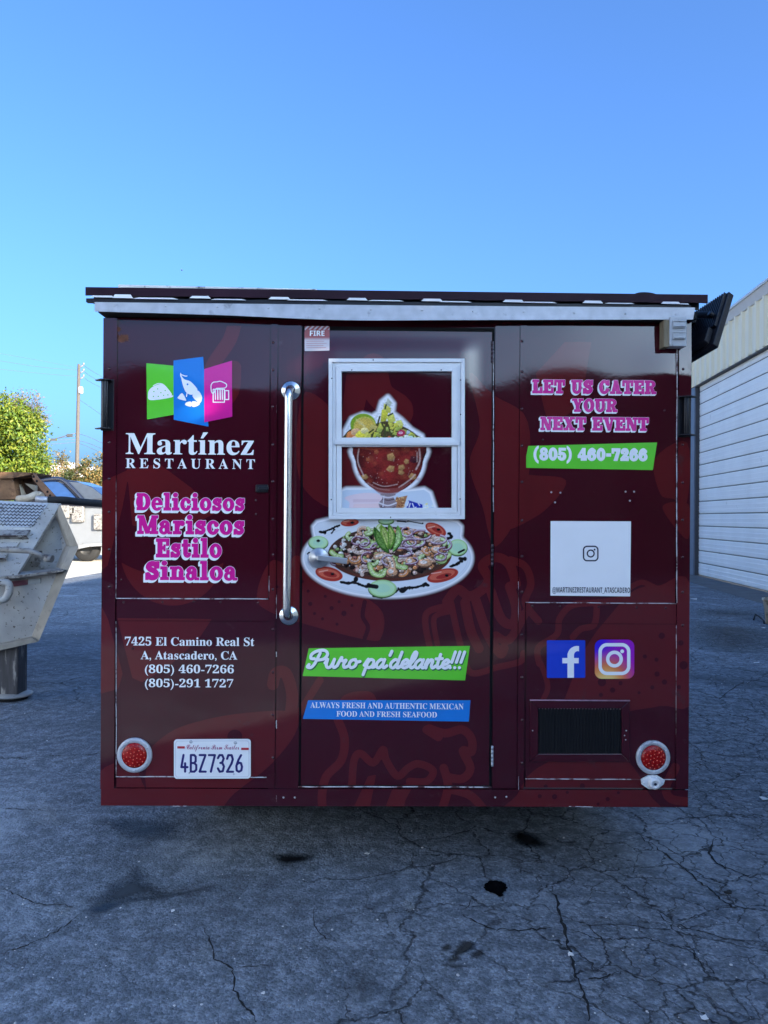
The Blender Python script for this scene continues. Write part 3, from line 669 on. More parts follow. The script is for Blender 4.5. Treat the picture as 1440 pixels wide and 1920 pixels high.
def rrect(x0, y0, x1, y1, r): return lambda X, Y: s_rect(X, Y, x0 + r, y0 + r, x1 - r, y1 - r) - r
def slabify(X, Z, S, name, mat, y0, th, parent, bevel=0):
    """flat plate with thickness from a distance grid"""
    V, Fs = contour(S, X[0, 0], Z[0, 0], X[0, 1] - X[0, 0], 6); me = bpy.data.meshes.new(name)
    me.from_pydata([(x, y0, z) for x, z in V], [], Fs); me.materials.append(mat); bm = bmesh.new(); bm.from_mesh(me)
    g = bmesh.ops.extrude_face_region(bm, geom=bm.faces[:]); bmesh.ops.translate(bm, vec=(0, -th, 0), verts=[v for v in g['geom'] if isinstance(v, bmesh.types.BMVert)])
    bmesh.ops.recalc_face_normals(bm, faces=bm.faces); bm.to_mesh(me); bm.free(); o = bpy.data.objects.new(name, me); COL.objects.link(o); o.parent = parent; return o
PLATE = pm('plate_white', (.80, .80, .80), rough=.35, var=.05, dirt=(.45, .42, .38), ds=20, dthr=.72)
X, Z, S = shape_px(rrect(328.4, 1383.7, 471.2, 1457.3, 6), 326, 1382, 474, 1459, .002)
plate = slabify(X, Z, S, 'license_plate', PLATE, -.006, .003, TRAILER)
X, Z, S = shape_px(lambda x, y: np.abs(rrect(331.5, 1387, 468, 1454, 5)(x, y)) - .45, 326, 1382, 474, 1459, .0011)
pl = lambda n, V, Fs, m, o=.0096: skin_obj(n, V, Fs, [m], [0] * len(Fs), plate, o, dent=False)
V, Fs = contour(S, X[0, 0], Z[0, 0], .0011, 4); pl('border', V, Fs, pm('plate_edge', (.55, .55, .58), rough=.4))
def rp(x0, y0, x1, y1): return rect_px(x0, y0, x1, y1)
# plate characters, narrow stamped strokes
STAMP = {'4': [[(.62, 0), (.62, .5)], [(.34, 1), (0, .27), (1, .27)]], 'B': [[(.05, 0), (.05, 1), (.6, 1), (.85, .9), (.85, .62), (.6, .52), (.05, .52)], [(.6, .52), (.95, .4), (.95, .12), (.65, 0), (.05, 0)]],
         'Z': [[(0, 1), (.95, 1), (0, 0), (1, 0)]], '7': [[(0, 1), (1, 1), (.35, 0)]], '3': [[(0, .82), (.25, 1), (.7, 1), (.95, .8), (.7, .55), (.4, .53)], [(.7, .54), (1, .32), (.8, .03), (.3, 0), (0, .2)]],
         '2': [[(0, .78), (.2, 1), (.75, 1), (.95, .75), (.75, .5), (0, 0), (1, 0)]], '6': [[(.8, 1), (.35, .7), (.03, .35), (.1, .08), (.45, 0), (.85, .08), (.97, .3), (.8, .52), (.4, .55), (.1, .42)]]}
a, b, c, d = rp(339.5, 1414.5, 459, 1445.5); X, Z = sd_grid(a, b, c, d, .0011, .02); S = np.full(X.shape, 1.); w = (c - a) / 7
for k, ch in enumerate('4BZ7326'):
    for st in STAMP[ch]:
        S = np.minimum(S, s_line(X, Z, [(a + k * w + w * .1 + p * w * .66, b + q * (d - b)) for p, q in st], .0046))
V, Fs = contour(S, X[0, 0], Z[0, 0], .0011, 4); pl('lettering', V, Fs, NAVY)
sc = mathbold('California Perm Trailer', 0x1D4D0, 0x1D4EA, 0)
V, Fs = type_mesh(sc, rp(351, 1395, 449, 1408), .004); pl('lettering', V, Fs, pm('script_red', (.35, .02, .12), rough=.4))
for x0, x1, y in ((333.5, 347.5, 1398), (453, 467, 1400.8)):
    q = rp(x0, y, x1, y + 4.2); mb = MB(); mb.box(q[0], q[2], -.0096, -.0091, q[1], q[3]); mb.build('red_bar', [REDINK], plate)
for x, y in ((359, 1389.7), (442, 1391.5), (356, 1448), (439, 1450)):
    p = T(x, y); mb = MB(); mb.dome((p[0], -.009, p[1]), .0075 if y < 1400 else .004, .004); mb.build('screw', [GALV], plate)

# weatherproof outlet, upper right corner
mb = MB(); a = T(1246, 600); b = T(1277, 655); mb.box(a[0], b[0], -.058, -.0075, b[1], a[1]); OB = pm('outlet_grey', (.42, .44, .46), rough=.5, var=.1, dirt=(.22, .20, .16), ds=25, dthr=.6)
ob = mb.build('outlet_box', [OB], TRAILER, .003)
for y0, y1 in ((608, 622), (629, 643)):
    mb = MB(); a, b = T(1251, y0), T(1273, y1); mb.box(a[0], b[0], -.066, -.0581, b[1], a[1]); mb.tube([(a[0] + (b[0] - a[0]) * t, -.066 - .006 * math.sin(t * 3.14), b[1] + .006) for t in np.linspace(0, 1, 7)], .003, 6); mb.tube([(a[0] + (b[0] - a[0]) * t, -.066 - .004 * math.sin(t * 3.14), a[1] - .003) for t in np.linspace(0, 1, 7)], .002, 6); mb.build('flap', [OB], ob, .0015)
mb = MB(); a = T(1236, 604); b = T(1246, 656); mb.box(a[0], b[0] - .0005, -.053, -.003, b[1], a[1] - .004); mb.build('wood_block', [pm('weathered_wood', (.20, .16, .10), rough=.85, var=.4, vs=14, stretch=(6, 6, 1), bump=.002, bs=30)], ob, .002)

# white power inlet, lower right
mb = MB(); c = P3(1224, 1466, -.008); PW = pm('white_plastic', (.72, .73, .73), rough=.4, var=.06)
X, Z, S = shape_px(lambda x, y: U_(s_ell(x, y, 1224, 1466, 14, 12.5), s_poly(x, y, [(1203, 1462), (1216, 1455), (1232, 1455), (1245, 1463), (1243, 1469), (1232, 1478), (1216, 1478), (1204, 1470)]) - 1), 1198, 1448, 1250, 1484, .0018)
pi = slabify(X, Z, S, 'power_inlet', PW, -.0065, .010, TRAILER)
mb.lathe([(.024, .008), (.023, .026), (.017, .030), (.012, .030), (.010, .022), (.0004, .022)], c, (0, -1, 0), 24); mb.dome(c + Vector((-.038, -.0085, 0)), .005, .003); mb.dome(c + Vector((.038, -.0085, 0)), .005, .003); mb.build('cap', [PW], pi)
mb = MB(); mb.lathe([(.006, .0305), (.0004, .0305)], c, (0, -1, 0), 12); mb.build('keyhole', [INK], pi)

# fridge vent grille
mb = MB(); frame(993, 1312, 1180, 1428, 15.5, -.007, .006, mb); vg = mb.build('vent_grille', [WRAP], TRAILER, .002)
mb = MB(); a, b = T(1008, 1326), T(1165, 1415); mb.box(a[0], b[0], -.0008, .0005, b[1], a[1]); mb.build('opening', [HOLE], vg)
mb = MB()
for k in range(27):
    x = a[0] + (b[0] - a[0]) * (k + .5) / 27; mb.bar((x, -.0025, b[1] + .002), (x, -.0025, a[1] - .002), .0022, .003, (0, 1, 0))
for k in range(1, 14):
    z = b[1] + (a[1] - b[1]) * k / 14; mb.box(a[0], b[0], -.0012, -.0009, z - .0007, z + .0007)
mb.build('mesh', [pm('grille_wire', (.004, .004, .005), rough=.5, var=.3, spec=.2)], vg)
mb = MB(); a, b = T(993, 1312), T(1180, 1313); mb.tube([(a[0], -.0075, a[1]), (b[0], -.0075, b[1])], .0028, 6); a = T(1008, 1326.5); b = T(1165, 1327.5)
for k in range(27): x = a[0] + (b[0] - a[0]) * (k + .5) / 27; mb.dome((x, -.004, a[1] - .004), .0018, .001, (0, -1, 0), 5)
mb.build('worn_edge', [pm('worn_lilac', (.34, .2, .27), rough=.45, var=.4, vs=40)], vg)
rivets([(998, 1369), (1173, 1369), (1170, 1378), (1172, 1386)], vg, .003, .002, .0075, 'screw', BARE)

# side brackets for the serving flap bars
for sgn, px, pts in ((-1, 203, (716, 806)), (1, 1281, (747, 818))):
    mb = MB(); q = rp(px - 12, pts[0] - 4, px + 12, pts[1] + 2); mb.box(q[0], q[2], -.0115, -.0076, q[1], q[3]); xo = q[0] if sgn < 0 else q[2]
    for y in pts:
        z = T(px, y)[1]; x_in = q[2] - .004 if sgn < 0 else q[0] + .004; x_out = xo + sgn * .018
        mb.prism([(x_in, -.0116, z), (x_out, -.0116, z), (x_out, -.03, z), ((x_in + x_out) / 2, -.06, z), (x_in, -.045, z)], (0, 0, .004))
    xm = (q[0] + q[2]) / 2 + sgn * .004; mb.tube([(xm, -.032, q[1] + .008), (xm, -.032, q[3] - .008)], .012, 14); mb.tube([(xm - sgn * .012, -.038, q[1] + .01), (xm - sgn * .012, -.038, q[3] - .01)], .004, 8)
    mb.build('bracket', [BLACK], TRAILER, .001)
mb = MB(); q = rp(480, 909, 503, 923); mb.box(q[0], q[2], -.012, -.001, q[1], q[3]); mb.box(q[0] + .012, q[2] + .004, -.02, -.0121, q[1] + .008, q[3] - .008); mb.build('latch_stop', [BLACK], TRAILER, .003)

# black flood light bolted to the upper right corner
A0 = P3(1307, 585, .24); B0 = P3(1367, 546, .08); C0 = P3(1337, 645, -.03); ux, vx = B0 - A0, C0 - B0
nrm = ux.cross(vx).normalized()
if nrm.y < 0: nrm = -nrm      # lens side, away from the camera
mb = MB(); P = [A0, A0 + ux, A0 + ux + vx, A0 + vx]; mb.prism(P, nrm * .03); fl = mb.build('flood_light', [BLACK], TRAILER, .004)
mb = MB()
for k in range(1, 15):
    t = k / 15; p = A0 + ux * .04 + vx * (.05 + .6 * 0) ; s = A0 + ux * t + vx * .03; e = A0 + ux * t + vx * .66; mb.bar(s - nrm * .007, e - nrm * .007, .0045, .014, nrm)
mb.build('rib', [BLACK], fl)
mb = MB(); c0 = A0 + vx * .7 + ux * .12; mb.prism([c0 - nrm * .001, c0 + ux * .76 - nrm * .001, c0 + ux * .76 + vx * .26 - nrm * .001, c0 + vx * .26 - nrm * .001], -nrm * .028); mb.build('driver_box', [BLACK], fl, .004)
mb = MB(); s = P3(1296, 590, .20); e = A0 + ux * .78 + vx * .42 - nrm * .02; mb.bar(s, e, .006, .026, (0, 0, 1)); mb.lathe([(.0005, .014), (.012, .014), (.012, -.012)], e, tuple(-nrm), 12); q = P3(1296, 596, .2); mb.box(q.x - .05, q.x + .012, .17, .23, q.z - .03, q.z + .02); mb.build('bracket', [BLACK], fl, .002)

# ---------------------------------------------------------------- vinyl lettering and signs
def quad(name, pts, mat, off, n=14):
    X, Z, S = shape_px(lambda x, y: s_poly(x, y, pts), min(p[0] for p in pts), min(p[1] for p in pts), max(p[0] for p in pts), max(p[1] for p in pts), .0018)
    return sd_decal(name, X, Z, S, mat, off)
def typed(text, box, mat, off, parent, **k):
    V, Fs = type_mesh(text, rect_px(*box), **k); return decal('lettering', V, Fs, mat, off, parent)
# logo: three folded cards
g1 = quad('logo_card', [(276, 682), (330, 687), (327, 778), (277, 787)], GREEN, .0012); g1['label'] = 'green card with a white taco'
b1 = quad('logo_card', [(326.7, 677), (382, 670), (392, 800.5), (327, 787.5)], BLUE, .0019); b1['label'] = 'blue card with a white prawn'
m1 = quad('logo_card', [(384, 693), (436, 677), (436.5, 782), (384.5, 792.5)], MAG, .0026); m1['label'] = 'magenta card with a white beer mug'
def taco(X, Y):
    s = s_poly(X, Y, spline([(279, 741), (282, 731), (292, 724), (305, 721), (315, 728), (323, 742), (325, 741), (322, 746), (284, 751)], 5, True))
    return cut(s, U_(*[s_ell(X, Y, x, y, 1.15, 1.15) for x, y in ((290, 735), (297, 730), (303, 737), (311, 733), (289, 744), (298, 744), (308, 742), (316, 741))]))
px_decal('emblem', lambda X, Y: U_(taco(X, Y), s_line(X, Y, spline([(289, 724), (298, 720), (306, 721), (312, 726), (318, 733), (323, 740)], 5), .8)), (277, 718, 328, 754), VINYL, .0018, g1, .0011)
def prawn(X, Y):
    b = s_poly(X, Y, spline([(341, 706), (347, 712), (358, 716), (368, 726), (371, 733), (361, 741), (350, 736), (344, 722)], 5, True)); b = cut(b, s_ell(X, Y, 353, 721.5, 1.7, 1.7))
    t = U_(s_poly(X, Y, spline([(362, 742), (372, 733), (380, 745), (377, 756), (369, 752)], 4, True)), s_poly(X, Y, spline([(376, 757.5), (368, 753.5), (361, 754), (362, 763.5), (371, 762)], 4, True)), s_poly(X, Y, spline([(359.5, 754), (351, 755), (348.5, 760), (359.5, 763)], 4, True)), s_poly(X, Y, spline([(348, 752), (335, 748), (336, 744), (343, 738), (350, 750)], 4, True)))
    return U_(b, t, s_line(X, Y, spline([(341, 708), (340, 703), (343, 704), (348, 706), (352, 706)], 4), .8), s_line(X, Y, [(341, 706), (340, 701)], .8), s_line(X, Y, [(352, 738), (351, 744)], .9))
px_decal('emblem', prawn, (332, 698, 384, 768), VINYL, .0025, b1, .0011)
def mug(X, Y):
    o = np.abs(s_rect(X, Y, 401, 731, 422, 755)) - .9; h = np.abs(s_rect(X, Y, 423, 733.5, 430, 750)) - .9
    f = np.abs(s_poly(X, Y, spline([(398, 736), (397, 724), (401, 718), (408, 717), (414, 716), (420, 718), (426, 722), (424, 728), (415, 729), (406, 730), (402, 738)], 5, True))) - .8
    return U_(o, h, f, *[s_line(X, Y, [(x, 733), (x + .3, 750)], 1.0) for x in (405, 409.5, 414, 418)])
px_decal('emblem', mug, (394, 713, 434, 758), VINYL, .0032, m1, .0009)
def acute_i(V, Fs):
    # swap the dot of the i for an acute accent
    par = list(range(len(V)))
    def fd(a):
        while par[a] != a: par[a] = par[par[a]]; a = par[a]
        return a
    for f in Fs:
        for v in f[1:]: par[fd(v)] = fd(f[0])
    comp = {}
    for i in range(len(V)): comp.setdefault(fd(i), []).append(i)
    xh = None; dots = [c for c in comp.values() if V[c][:, 1].min() > .45 and np.ptp(V[c][:, 0]) < .25]
    if not dots: return V, Fs
    d = dots[0]; cx = V[d][:, 0].mean(); z0 = V[d][:, 1].min() - .01; ds_ = set(d)
    Fs = [f for f in Fs if f[0] not in ds_]; keep = [i for i in range(len(V)) if i not in ds_]; mp_ = {o: n for n, o in enumerate(keep)}
    Fs = [[mp_[i] for i in f] for f in Fs]; V = V[keep]; n = len(V)
    return np.vstack([V, [[cx - .06, z0], [cx + .02, z0], [cx + .17, z0 + .2], [cx + .02, z0 + .2]]]), Fs + [[n, n + 1, n + 2, n + 3]]
typed(mathbold('Martinez'), (236, 810.5, 476, 853), VINYL, .0012, TRAILER, fat=.003, edit=acute_i)
typed(mathbold('RESTAURANT'), (236, 860, 478, 879), VINYL, .0012, TRAILER, track=1.55, fat=.002)
def slab(word, x0, y0, x1, y1, track=.05, sx=-3.2, sy=3.8, ol=1.1):
    box = rect_px(x0, y0, x1, y1); X, Z, S = slab_sd(word, box, track=track); c = .0011
    ex = S - ol * MPP; base = ex.copy()
    for k in range(1, 8): base = np.minimum(base, shift(ex, int(round(sx * MPP * k / 7 / c)), int(round(-sy * MPP * k / 7 / c))))
    b = sd_decal('lettering', X, Z, base, VINYL, .0012); sd_decal('lettering_face', X, Z, S - .55 * MPP, MAG, .0019, b); return b
slab('Deliciosos', 257, 925.5, 459.5, 957); slab('Mariscos', 258, 967, 459, 1001.5); slab('Estilo', 293, 1010, 416.5, 1045); slab('Sinaloa', 273, 1053, 445.5, 1087.5)
slab('LET US CATER', 998.5, 713, 1230, 738, .04, -2.4, 2.4, .9); slab('YOUR', 1073, 748, 1157.5, 772, .04, -2.4, 2.4, .9); slab('NEXT EVENT', 1013.5, 782.5, 1216.5, 807, .04, -2.4, 2.4, .9)
gb_ = quad('banner', [(991, 836), (1234, 829), (1226, 881), (982.5, 877)], GREEN, .0012); gb_['label'] = 'green banner with a phone number'
X, Z, S = slab_sd('(805) 460-7266', rect_px(1001, 841, 1214, 863), track=.06)
sd_decal('lettering', X, Z, S - .9 * MPP, VINYL, .0019, gb_)
for t, b in (('7425 El Camino Real St', (234.4, 1194, 477, 1211)), ('A, Atascadero, CA', (264, 1220.5, 445, 1239)), ('(805) 460-7266', (272, 1246, 438.6, 1267)), ('(805)-291 1727', (272, 1272.5, 437.5, 1293.5))):
    typed(mathbold(t), b, VINYL, .0012, TRAILER, fat=.004)
pb_ = quad('banner', [(579.3, 1215), (881, 1211), (872, 1275.7), (567.7, 1266.7)], GREEN, .0032); pb_['label'] = 'green banner with brush script'
q0 = T(585, 1251); q1 = T(868, 1252); X, Z, S = pen_sd("Puro pa'delante!!!", q0[0], q0[1], q1[0], 15.5 * MPP, .185)
k = S - .0; sh = np.minimum(shift(k, 2, -3), shift(k, 1, -2)); sd_decal('lettering_shadow', X, Z, np.minimum(sh, shift(k, 3, -5)), DKGREEN, .0038, pb_); sd_decal('lettering', X, Z, S, VINYL, .0044, pb_)
bb_ = quad('banner', [(578, 1312), (882, 1313), (879, 1353), (568, 1347)], BLUE, .0032); bb_['label'] = 'blue banner with two lines of capitals'
typed(mathbold('ALWAYS FRESH AND AUTHENTIC MEXICAN'), (582, 1316.5, 869, 1327.5), VINYL, .004, bb_, skew=-.006); typed(mathbold('FOOD AND FRESH SEAFOOD'), (631, 1333, 819, 1343.5), VINYL, .004, bb_, skew=-.006)
# placard (its square code is left out)
pc = quad('placard', [(1033, 977), (1184.6, 977.5), (1183, 1118.7), (1032.7, 1117)], VINYL, .0012)
V, Fs = type_mesh(mathbold('@MARTINEZRESTAURANT_ATASCADERO', 0x1D5D4, 0x1D5EE), rect_px(1035.5, 1101, 1181, 1114), 0); decal('lettering', V, Fs, INK, .0018, pc)
def camera_mark(cx, cy, s, w): return lambda X, Y: U_(np.abs(s_rect(X, Y, cx - s * .5 + s * .25, cy - s * .5 + s * .25, cx + s * .5 - s * .25, cy + s * .5 - s * .25) - s * .25) - w, np.abs(s_ell(X, Y, cx, cy, s * .235, s * .235)) - w, s_ell(X, Y, cx + s * .27, cy - s * .27, s * .065, s * .065))
px_decal('emblem', camera_mark(1108.5, 1038, 27, 1.3), (1090, 1020, 1127, 1056), INK, .0018, pc, .0009)
# two app icons
f1 = px_decal('app_icon', rrect(1026, 1201, 1098.3, 1271.8, 2), (1024, 1199, 1100, 1274), BLUE2, .0012); f1['label'] = 'blue square icon with a white f'
px_decal('emblem', lambda X, Y: U_(s_rect(X, Y, 1064.8, 1226, 1077, 1271.4), s_rect(X, Y, 1055, 1234.3, 1086, 1244.3), np.maximum(cut(s_ell(X, Y, 1083, 1230, 18.2, 18.2), s_ell(X, Y, 1084, 1230, 7.2, 8.5)), s_rect(X, Y, 1060, 1205, 1086.5, 1231))), (1050, 1205, 1092, 1273), VINYL, .0018, f1, .0011)
def attr_mat(name, rough=.22, coat=.4):
    m = bpy.data.materials.new(name); m.use_nodes = True; p = m.node_tree.nodes['Principled BSDF']; a = m.node_tree.nodes.new('ShaderNodeVertexColor'); a.layer_name = 'print'
    m.node_tree.links.new(a.outputs[0], p.inputs['Base Color']); p.inputs['Roughness'].default_value = rough; p.inputs['Coat Weight'].default_value = coat
    nz = m.node_tree.nodes.new('ShaderNodeTexNoise'); nz.inputs['Scale'].default_value = 50; tc = m.node_tree.nodes.new('ShaderNodeTexCoord'); bn = m.node_tree.nodes.new('ShaderNodeBump'); bn.inputs['Distance'].default_value = .0006
    m.node_tree.links.new(tc.outputs['Object'], nz.inputs['Vector']); m.node_tree.links.new(nz.outputs[0], bn.inputs['Height']); m.node_tree.links.new(bn.outputs[0], p.inputs['Normal']); return m
PRINT = attr_mat('printed_picture')
def printed(name, f, box, colf, off, parent, cell):
    """flat print whose inks vary over its face: colf(PX, PY) -> rgb (linear)"""
    X, Z, S = shape_px(f, *box, cell); V, Fs = contour(S, X[0, 0], Z[0, 0], X[0, 1] - X[0, 0], 1); o = skin_obj(name, V, Fs, [PRINT], [0] * len(Fs), parent, off)
    A = np.array(V); xx, zz = (A[:, 0] + TX) / MPP, (A[:, 1] - CAM_H) / MPP
    c = colf(720 + xx * math.cos(ROLL) + zz * math.sin(ROLL), 970 - (-xx * math.sin(ROLL) + zz * math.cos(ROLL)))
    at = o.data.color_attributes.new('print', 'FLOAT_COLOR', 'POINT'); at.data.foreach_set('color', np.concatenate([c, np.ones((len(c), 1))], 1).astype(np.float32).ravel()); return o
def mixc(a, b, t): return a * (1 - t[:, None]) + np.array(b) * t[:, None]
def ig(X, Y):
    u, v = (X - 1116) / 75, (Y - 1200) / 73; c = np.tile(np.array([[.45, .015, .32]]), (len(X), 1))
    c = mixc(c, (.03, .012, .62), 1 - sm(.1, .75, np.hypot(u - .0, v - 0) * .8)); c = mixc(c, (.28, .01, .50), (1 - sm(.1, .9, np.hypot(u - 1, v - .1))) * .8)
    c = mixc(c, (.75, .16, .03), 1 - sm(.3, .85, np.hypot(u - .3, v - 1.05))); c = mixc(c, (.9, .68, .22), 1 - sm(.0, .55, np.hypot(u - .3, v - 1.1))); return c
i1 = printed('app_icon', rrect(1116.3, 1200, 1190.8, 1273.5, 13), (1114, 1198, 1193, 1276), ig, .0012, TRAILER, .0026); i1['label'] = 'rounded purple and orange icon with a white camera outline'
px_decal('emblem', camera_mark(1153.3, 1236.5, 54, 3.2), (1122, 1206, 1184, 1268), VINYL, .0018, i1, .0011)
# fire notice
fs = printed('notice_sticker', lambda X, Y: s_rect(X, Y, 571.5, 612, 618, 658.5), (570, 610, 620, 660), lambda X, Y: mixc(np.tile(np.array([[.62, .55, .56]]), (len(X), 1)), (.33, .06, .05), (1 - sm(632, 640, Y)) * (1 - .75 * ((Y < 619) & (((X + Y) % 9) < 4.5)))) , .0032, door, .0022)
typed(mathbold('FIRE', 0x1D5D4, 0x1D5EE), (581, 620, 608.5, 630), VINYL, .0038, fs, fat=.01)
X, Z, S = shape_px(lambda x, y: U_(*[s_line(x, y, [(575, yy), (614 - (yy * 7 % 11), yy)], .5) for yy in (640.5, 644.5, 648.5, 652.5)]), 570, 610, 620, 660, .0014); sd_decal('small_print', X, Z, S, pm('faded_red', (.45, .2, .2), rough=.4), .0038, fs)
# ---------------------------------------------------------------- the printed dishes on the door
class Paint:
    def __init__(s, X, Y, c): s.X, s.Y, s.c = X, Y, c
    def fill(s, box, f, col, aa=.8, grad=None, op=1.0, noise=0.):
        i = np.nonzero((s.X > box[0] - 3) & (s.X < box[2] + 3) & (s.Y > box[1] - 3) & (s.Y < box[3] + 3))[0]
        if len(i) == 0: return
        X, Y = s.X[i], s.Y[i]; d = f(X, Y); a = np.clip(.5 - d / aa, 0, 1) * op; col = np.tile(np.array(col, float), (len(i), 1))
        if grad: col = col * grad(X, Y, d)[:, None]
        if noise: col = col * (1 + noise * (np.sin(X * 1.9 + 1.3 * np.sin(Y * 1.1)) * np.sin(Y * 2.3 + X * .4)))[:, None]
        s.c[i] = s.c[i] * (1 - a[:, None]) + col * a[:, None]
    def ell(s, cx, cy, rx, ry, col, rot=0, **k):
        m = max(rx, ry); s.fill((cx - m, cy - m, cx + m, cy + m), lambda X, Y: s_ell(X, Y, cx, cy, rx, ry, rot), col, **k)
    def poly(s, pts, col, sp=True, **k):
        P = spline(pts, 4, True) if sp else pts; xs = [p[0] for p in P]; ys = [p[1] for p in P]
        s.fill((min(xs), min(ys), max(xs), max(ys)), lambda X, Y: s_poly(X, Y, P), col, **k)
    def line(s, pts, w, col, **k):
        P = spline(pts, 5) if len(pts) > 2 else pts; xs = [p[0] for p in P]; ys = [p[1] for p in P]
        s.fill((min(xs) - w, min(ys) - w, max(xs) + w, max(ys) + w), lambda X, Y: s_line(X, Y, P, w), col, **k)
WHITE = (.80, .80, .80)
def plate_sd(X, Y):
    return U_(s_ell(X, Y, 727, 1046, 156, 71), s_poly(X, Y, spline([(617, 975), (835, 975), (862, 1005), (840, 1040), (620, 1040), (592, 1005)], 4, True)))
def cup_sd(X, Y):
    return U_(s_poly(X, Y, spline([(668, 836), (792, 836), (794, 868), (786, 893), (769, 912), (745, 925), (740, 934), (716, 934), (712, 925), (690, 912), (674, 893), (666, 868)], 5, True)),
              s_poly(X, Y, [(665, 842), (648, 826), (648, 808), (660, 786), (680, 778), (698, 782), (710, 775), (716, 755), (727, 746), (737, 758), (735, 775), (752, 788), (770, 806), (790, 818), (796, 842)]),
              s_poly(X, Y, [(640, 975), (641, 922), (650, 918), (700, 918), (760, 922), (795, 918), (806, 925), (822, 975)]))
def food_mask(X, Y): return U_(plate_sd(X, Y), cup_sd(X, Y)) - 8.5
def food_col(X, Y):
    rr_ = np.random.RandomState(11); n = len(X)
    # the wrap's own two tones behind, then the printed white halo
    x = (X - 720) * MPP - TX; g = np.array([.047, .0032, .0088]); lx = np.array([.104, .0090, .0118])
    u, v = (X - 720), (970 - Y); xl = (u * math.cos(ROLL) - v * math.sin(ROLL)) * MPP - TX; zl = CAM_H + (u * math.sin(ROLL) + v * math.cos(ROLL)) * MPP
    t = np.clip(.5 - ghost_sd(xl, zl), 0, 1); c = g * (1 - t[:, None]) + lx * t[:, None]
    d = U_(plate_sd(X, Y), cup_sd(X, Y)); a = (1 - sm(1, 9, d)) ** 1.15; c = c * (1 - a[:, None]) + np.array([.85, .83, .84]) * a[:, None]
    p = Paint(X, Y, c)
    blob = lambda cx, cy, r, k=0: [(cx + r * rr_.uniform(.7, 1.25) * math.cos(q), cy + r * rr_.uniform(.6, 1.1) * math.sin(q)) for q in np.linspace(0, 6.28, 8)[:-1]]
    lit = lambda cx, cy, r, k=.5: (lambda X, Y, d: np.clip(1 - k * ((X - cx) * .4 + (Y - cy)) / r, .35, 1.7))
    # --- tray, napkin, boat and packets under the cup
    p.fill((636, 915, 830, 980), lambda X, Y: s_poly(X, Y, [(641, 978), (642, 921), (650, 918.5), (700, 918), (760, 922), (795, 918.5), (805, 925), (822, 978)]), (.60, .66, .74))
    p.poly([(646, 934), (660, 928), (690, 924), (716, 930), (716, 956), (660, 956), (655, 942)], (.80, .62, .64)); p.poly([(662, 936), (712, 936), (712, 941), (662, 942)], (.68, .46, .5), sp=False, op=.6); p.poly([(664, 945), (712, 944), (712, 954), (660, 955)], (.82, .55, .5), sp=False, op=.5)
    p.poly([(742, 934), (764, 929), (756, 954), (738, 952)], (.42, .17, .07), sp=False, noise=.5)
    for _ in range(24): p.ell(rr_.uniform(742, 760), rr_.uniform(932, 952), 1.6, 1.1, (.75, .45, .18) if rr_.rand() < .6 else (.2, .06, .02), rot=.6)
    p.poly([(760, 960), (766, 938), (792, 946), (793, 960)], (.01, .025, .33), sp=False); p.line([(766, 941), (764, 948)], .9, WHITE); p.line([(769, 944), (767, 951)], .9, WHITE); p.line([(773, 944), (776, 951)], .9, WHITE); p.line([(780, 951), (777, 953)], .9, WHITE); p.line([(784, 944), (787, 948)], .7, WHITE)
    for _ in range(16): p.ell(rr_.uniform(790, 812), rr_.uniform(944, 958), 2.4, 1.6, (.85, .74, .3) if rr_.rand() < .6 else (.8, .8, .7), rot=rr_.uniform(0, 3))
    # --- the cup of broth
    bowl = lambda X, Y: s_poly(X, Y, spline([(669, 830), (791, 830), (793, 866), (785, 891), (768, 910), (744, 923), (714, 923), (691, 910), (675, 891), (667, 866)], 5, True))
    p.fill((664, 828, 796, 930), bowl, (.19, .014, .011), grad=lambda X, Y, d: .55 + .75 * sm(-2, -30, d) + .35 * np.sin(X * .11 + Y * .05) * np.sin(Y * .09), noise=.16)
    for _ in range(60): p.poly(blob(rr_.uniform(676, 786), rr_.uniform(838, 905), rr_.uniform(2.5, 8)), [(.30, .035, .02), (.10, .008, .010), (.36, .07, .03), (.24, .02, .02), (.06, .006, .01)][rr_.randint(5)], op=.42, noise=.2, aa=4)
    p.poly([(670, 834), (790, 834), (788, 841), (740, 838), (700, 844), (672, 840)], (.42, .07, .03), op=.8, noise=.3)
    for cx, cy, r, k in ((734, 858, 9, 0), (733, 880, 8, 0), (753, 877, 7, 0), (684, 895, 7, 0), (773, 894, 8, 0), (752, 886, 6, 0), (762, 866, 6, 0), (690, 862, 5, 1), (706, 848, 5, 1), (776, 862, 9, 2)):
        q0 = rr_.uniform(0, 1.5); p.poly([(cx + r * rr_.uniform(.7, 1.15) * math.cos(q0 + 1.2566 * j), cy + r * rr_.uniform(.65, 1.05) * math.sin(q0 + 1.2566 * j)) for j in range(5)], [(.50, .27, .09), (.42, .11, .04), (.04, .006, .015)][k], sp=False, grad=lit(cx, cy, r, .5), op=.85, noise=.15, aa=1.6)
    for a, b in (([(673, 842), (671, 866), (682, 892)], 1.1), ([(786, 842), (787, 864), (780, 880)], 1.5), ([(782, 848), (782, 866)], .8), ([(690, 906), (708, 916), (730, 919)], 1.0), ([(748, 914), (768, 900), (778, 890)], 1.2), ([(700, 905), (720, 912), (745, 908)], .7)): p.line(a, b, (.74, .52, .46), op=.65, aa=1.6)
    for _ in range(45): p.ell(rr_.uniform(672, 788), rr_.uniform(838, 915), .6, .6, (.8, .6, .5), op=.6)
    p.poly([(690, 905), (712, 915), (748, 914), (770, 903), (752, 920), (738, 927), (716, 927), (704, 920)], (.30, .07, .06), op=.7, noise=.35)
    p.poly([(714, 926), (741, 926), (738, 933), (744, 944), (738, 955), (716, 955), (710, 944), (717, 934)], (.28, .20, .21), noise=.3)
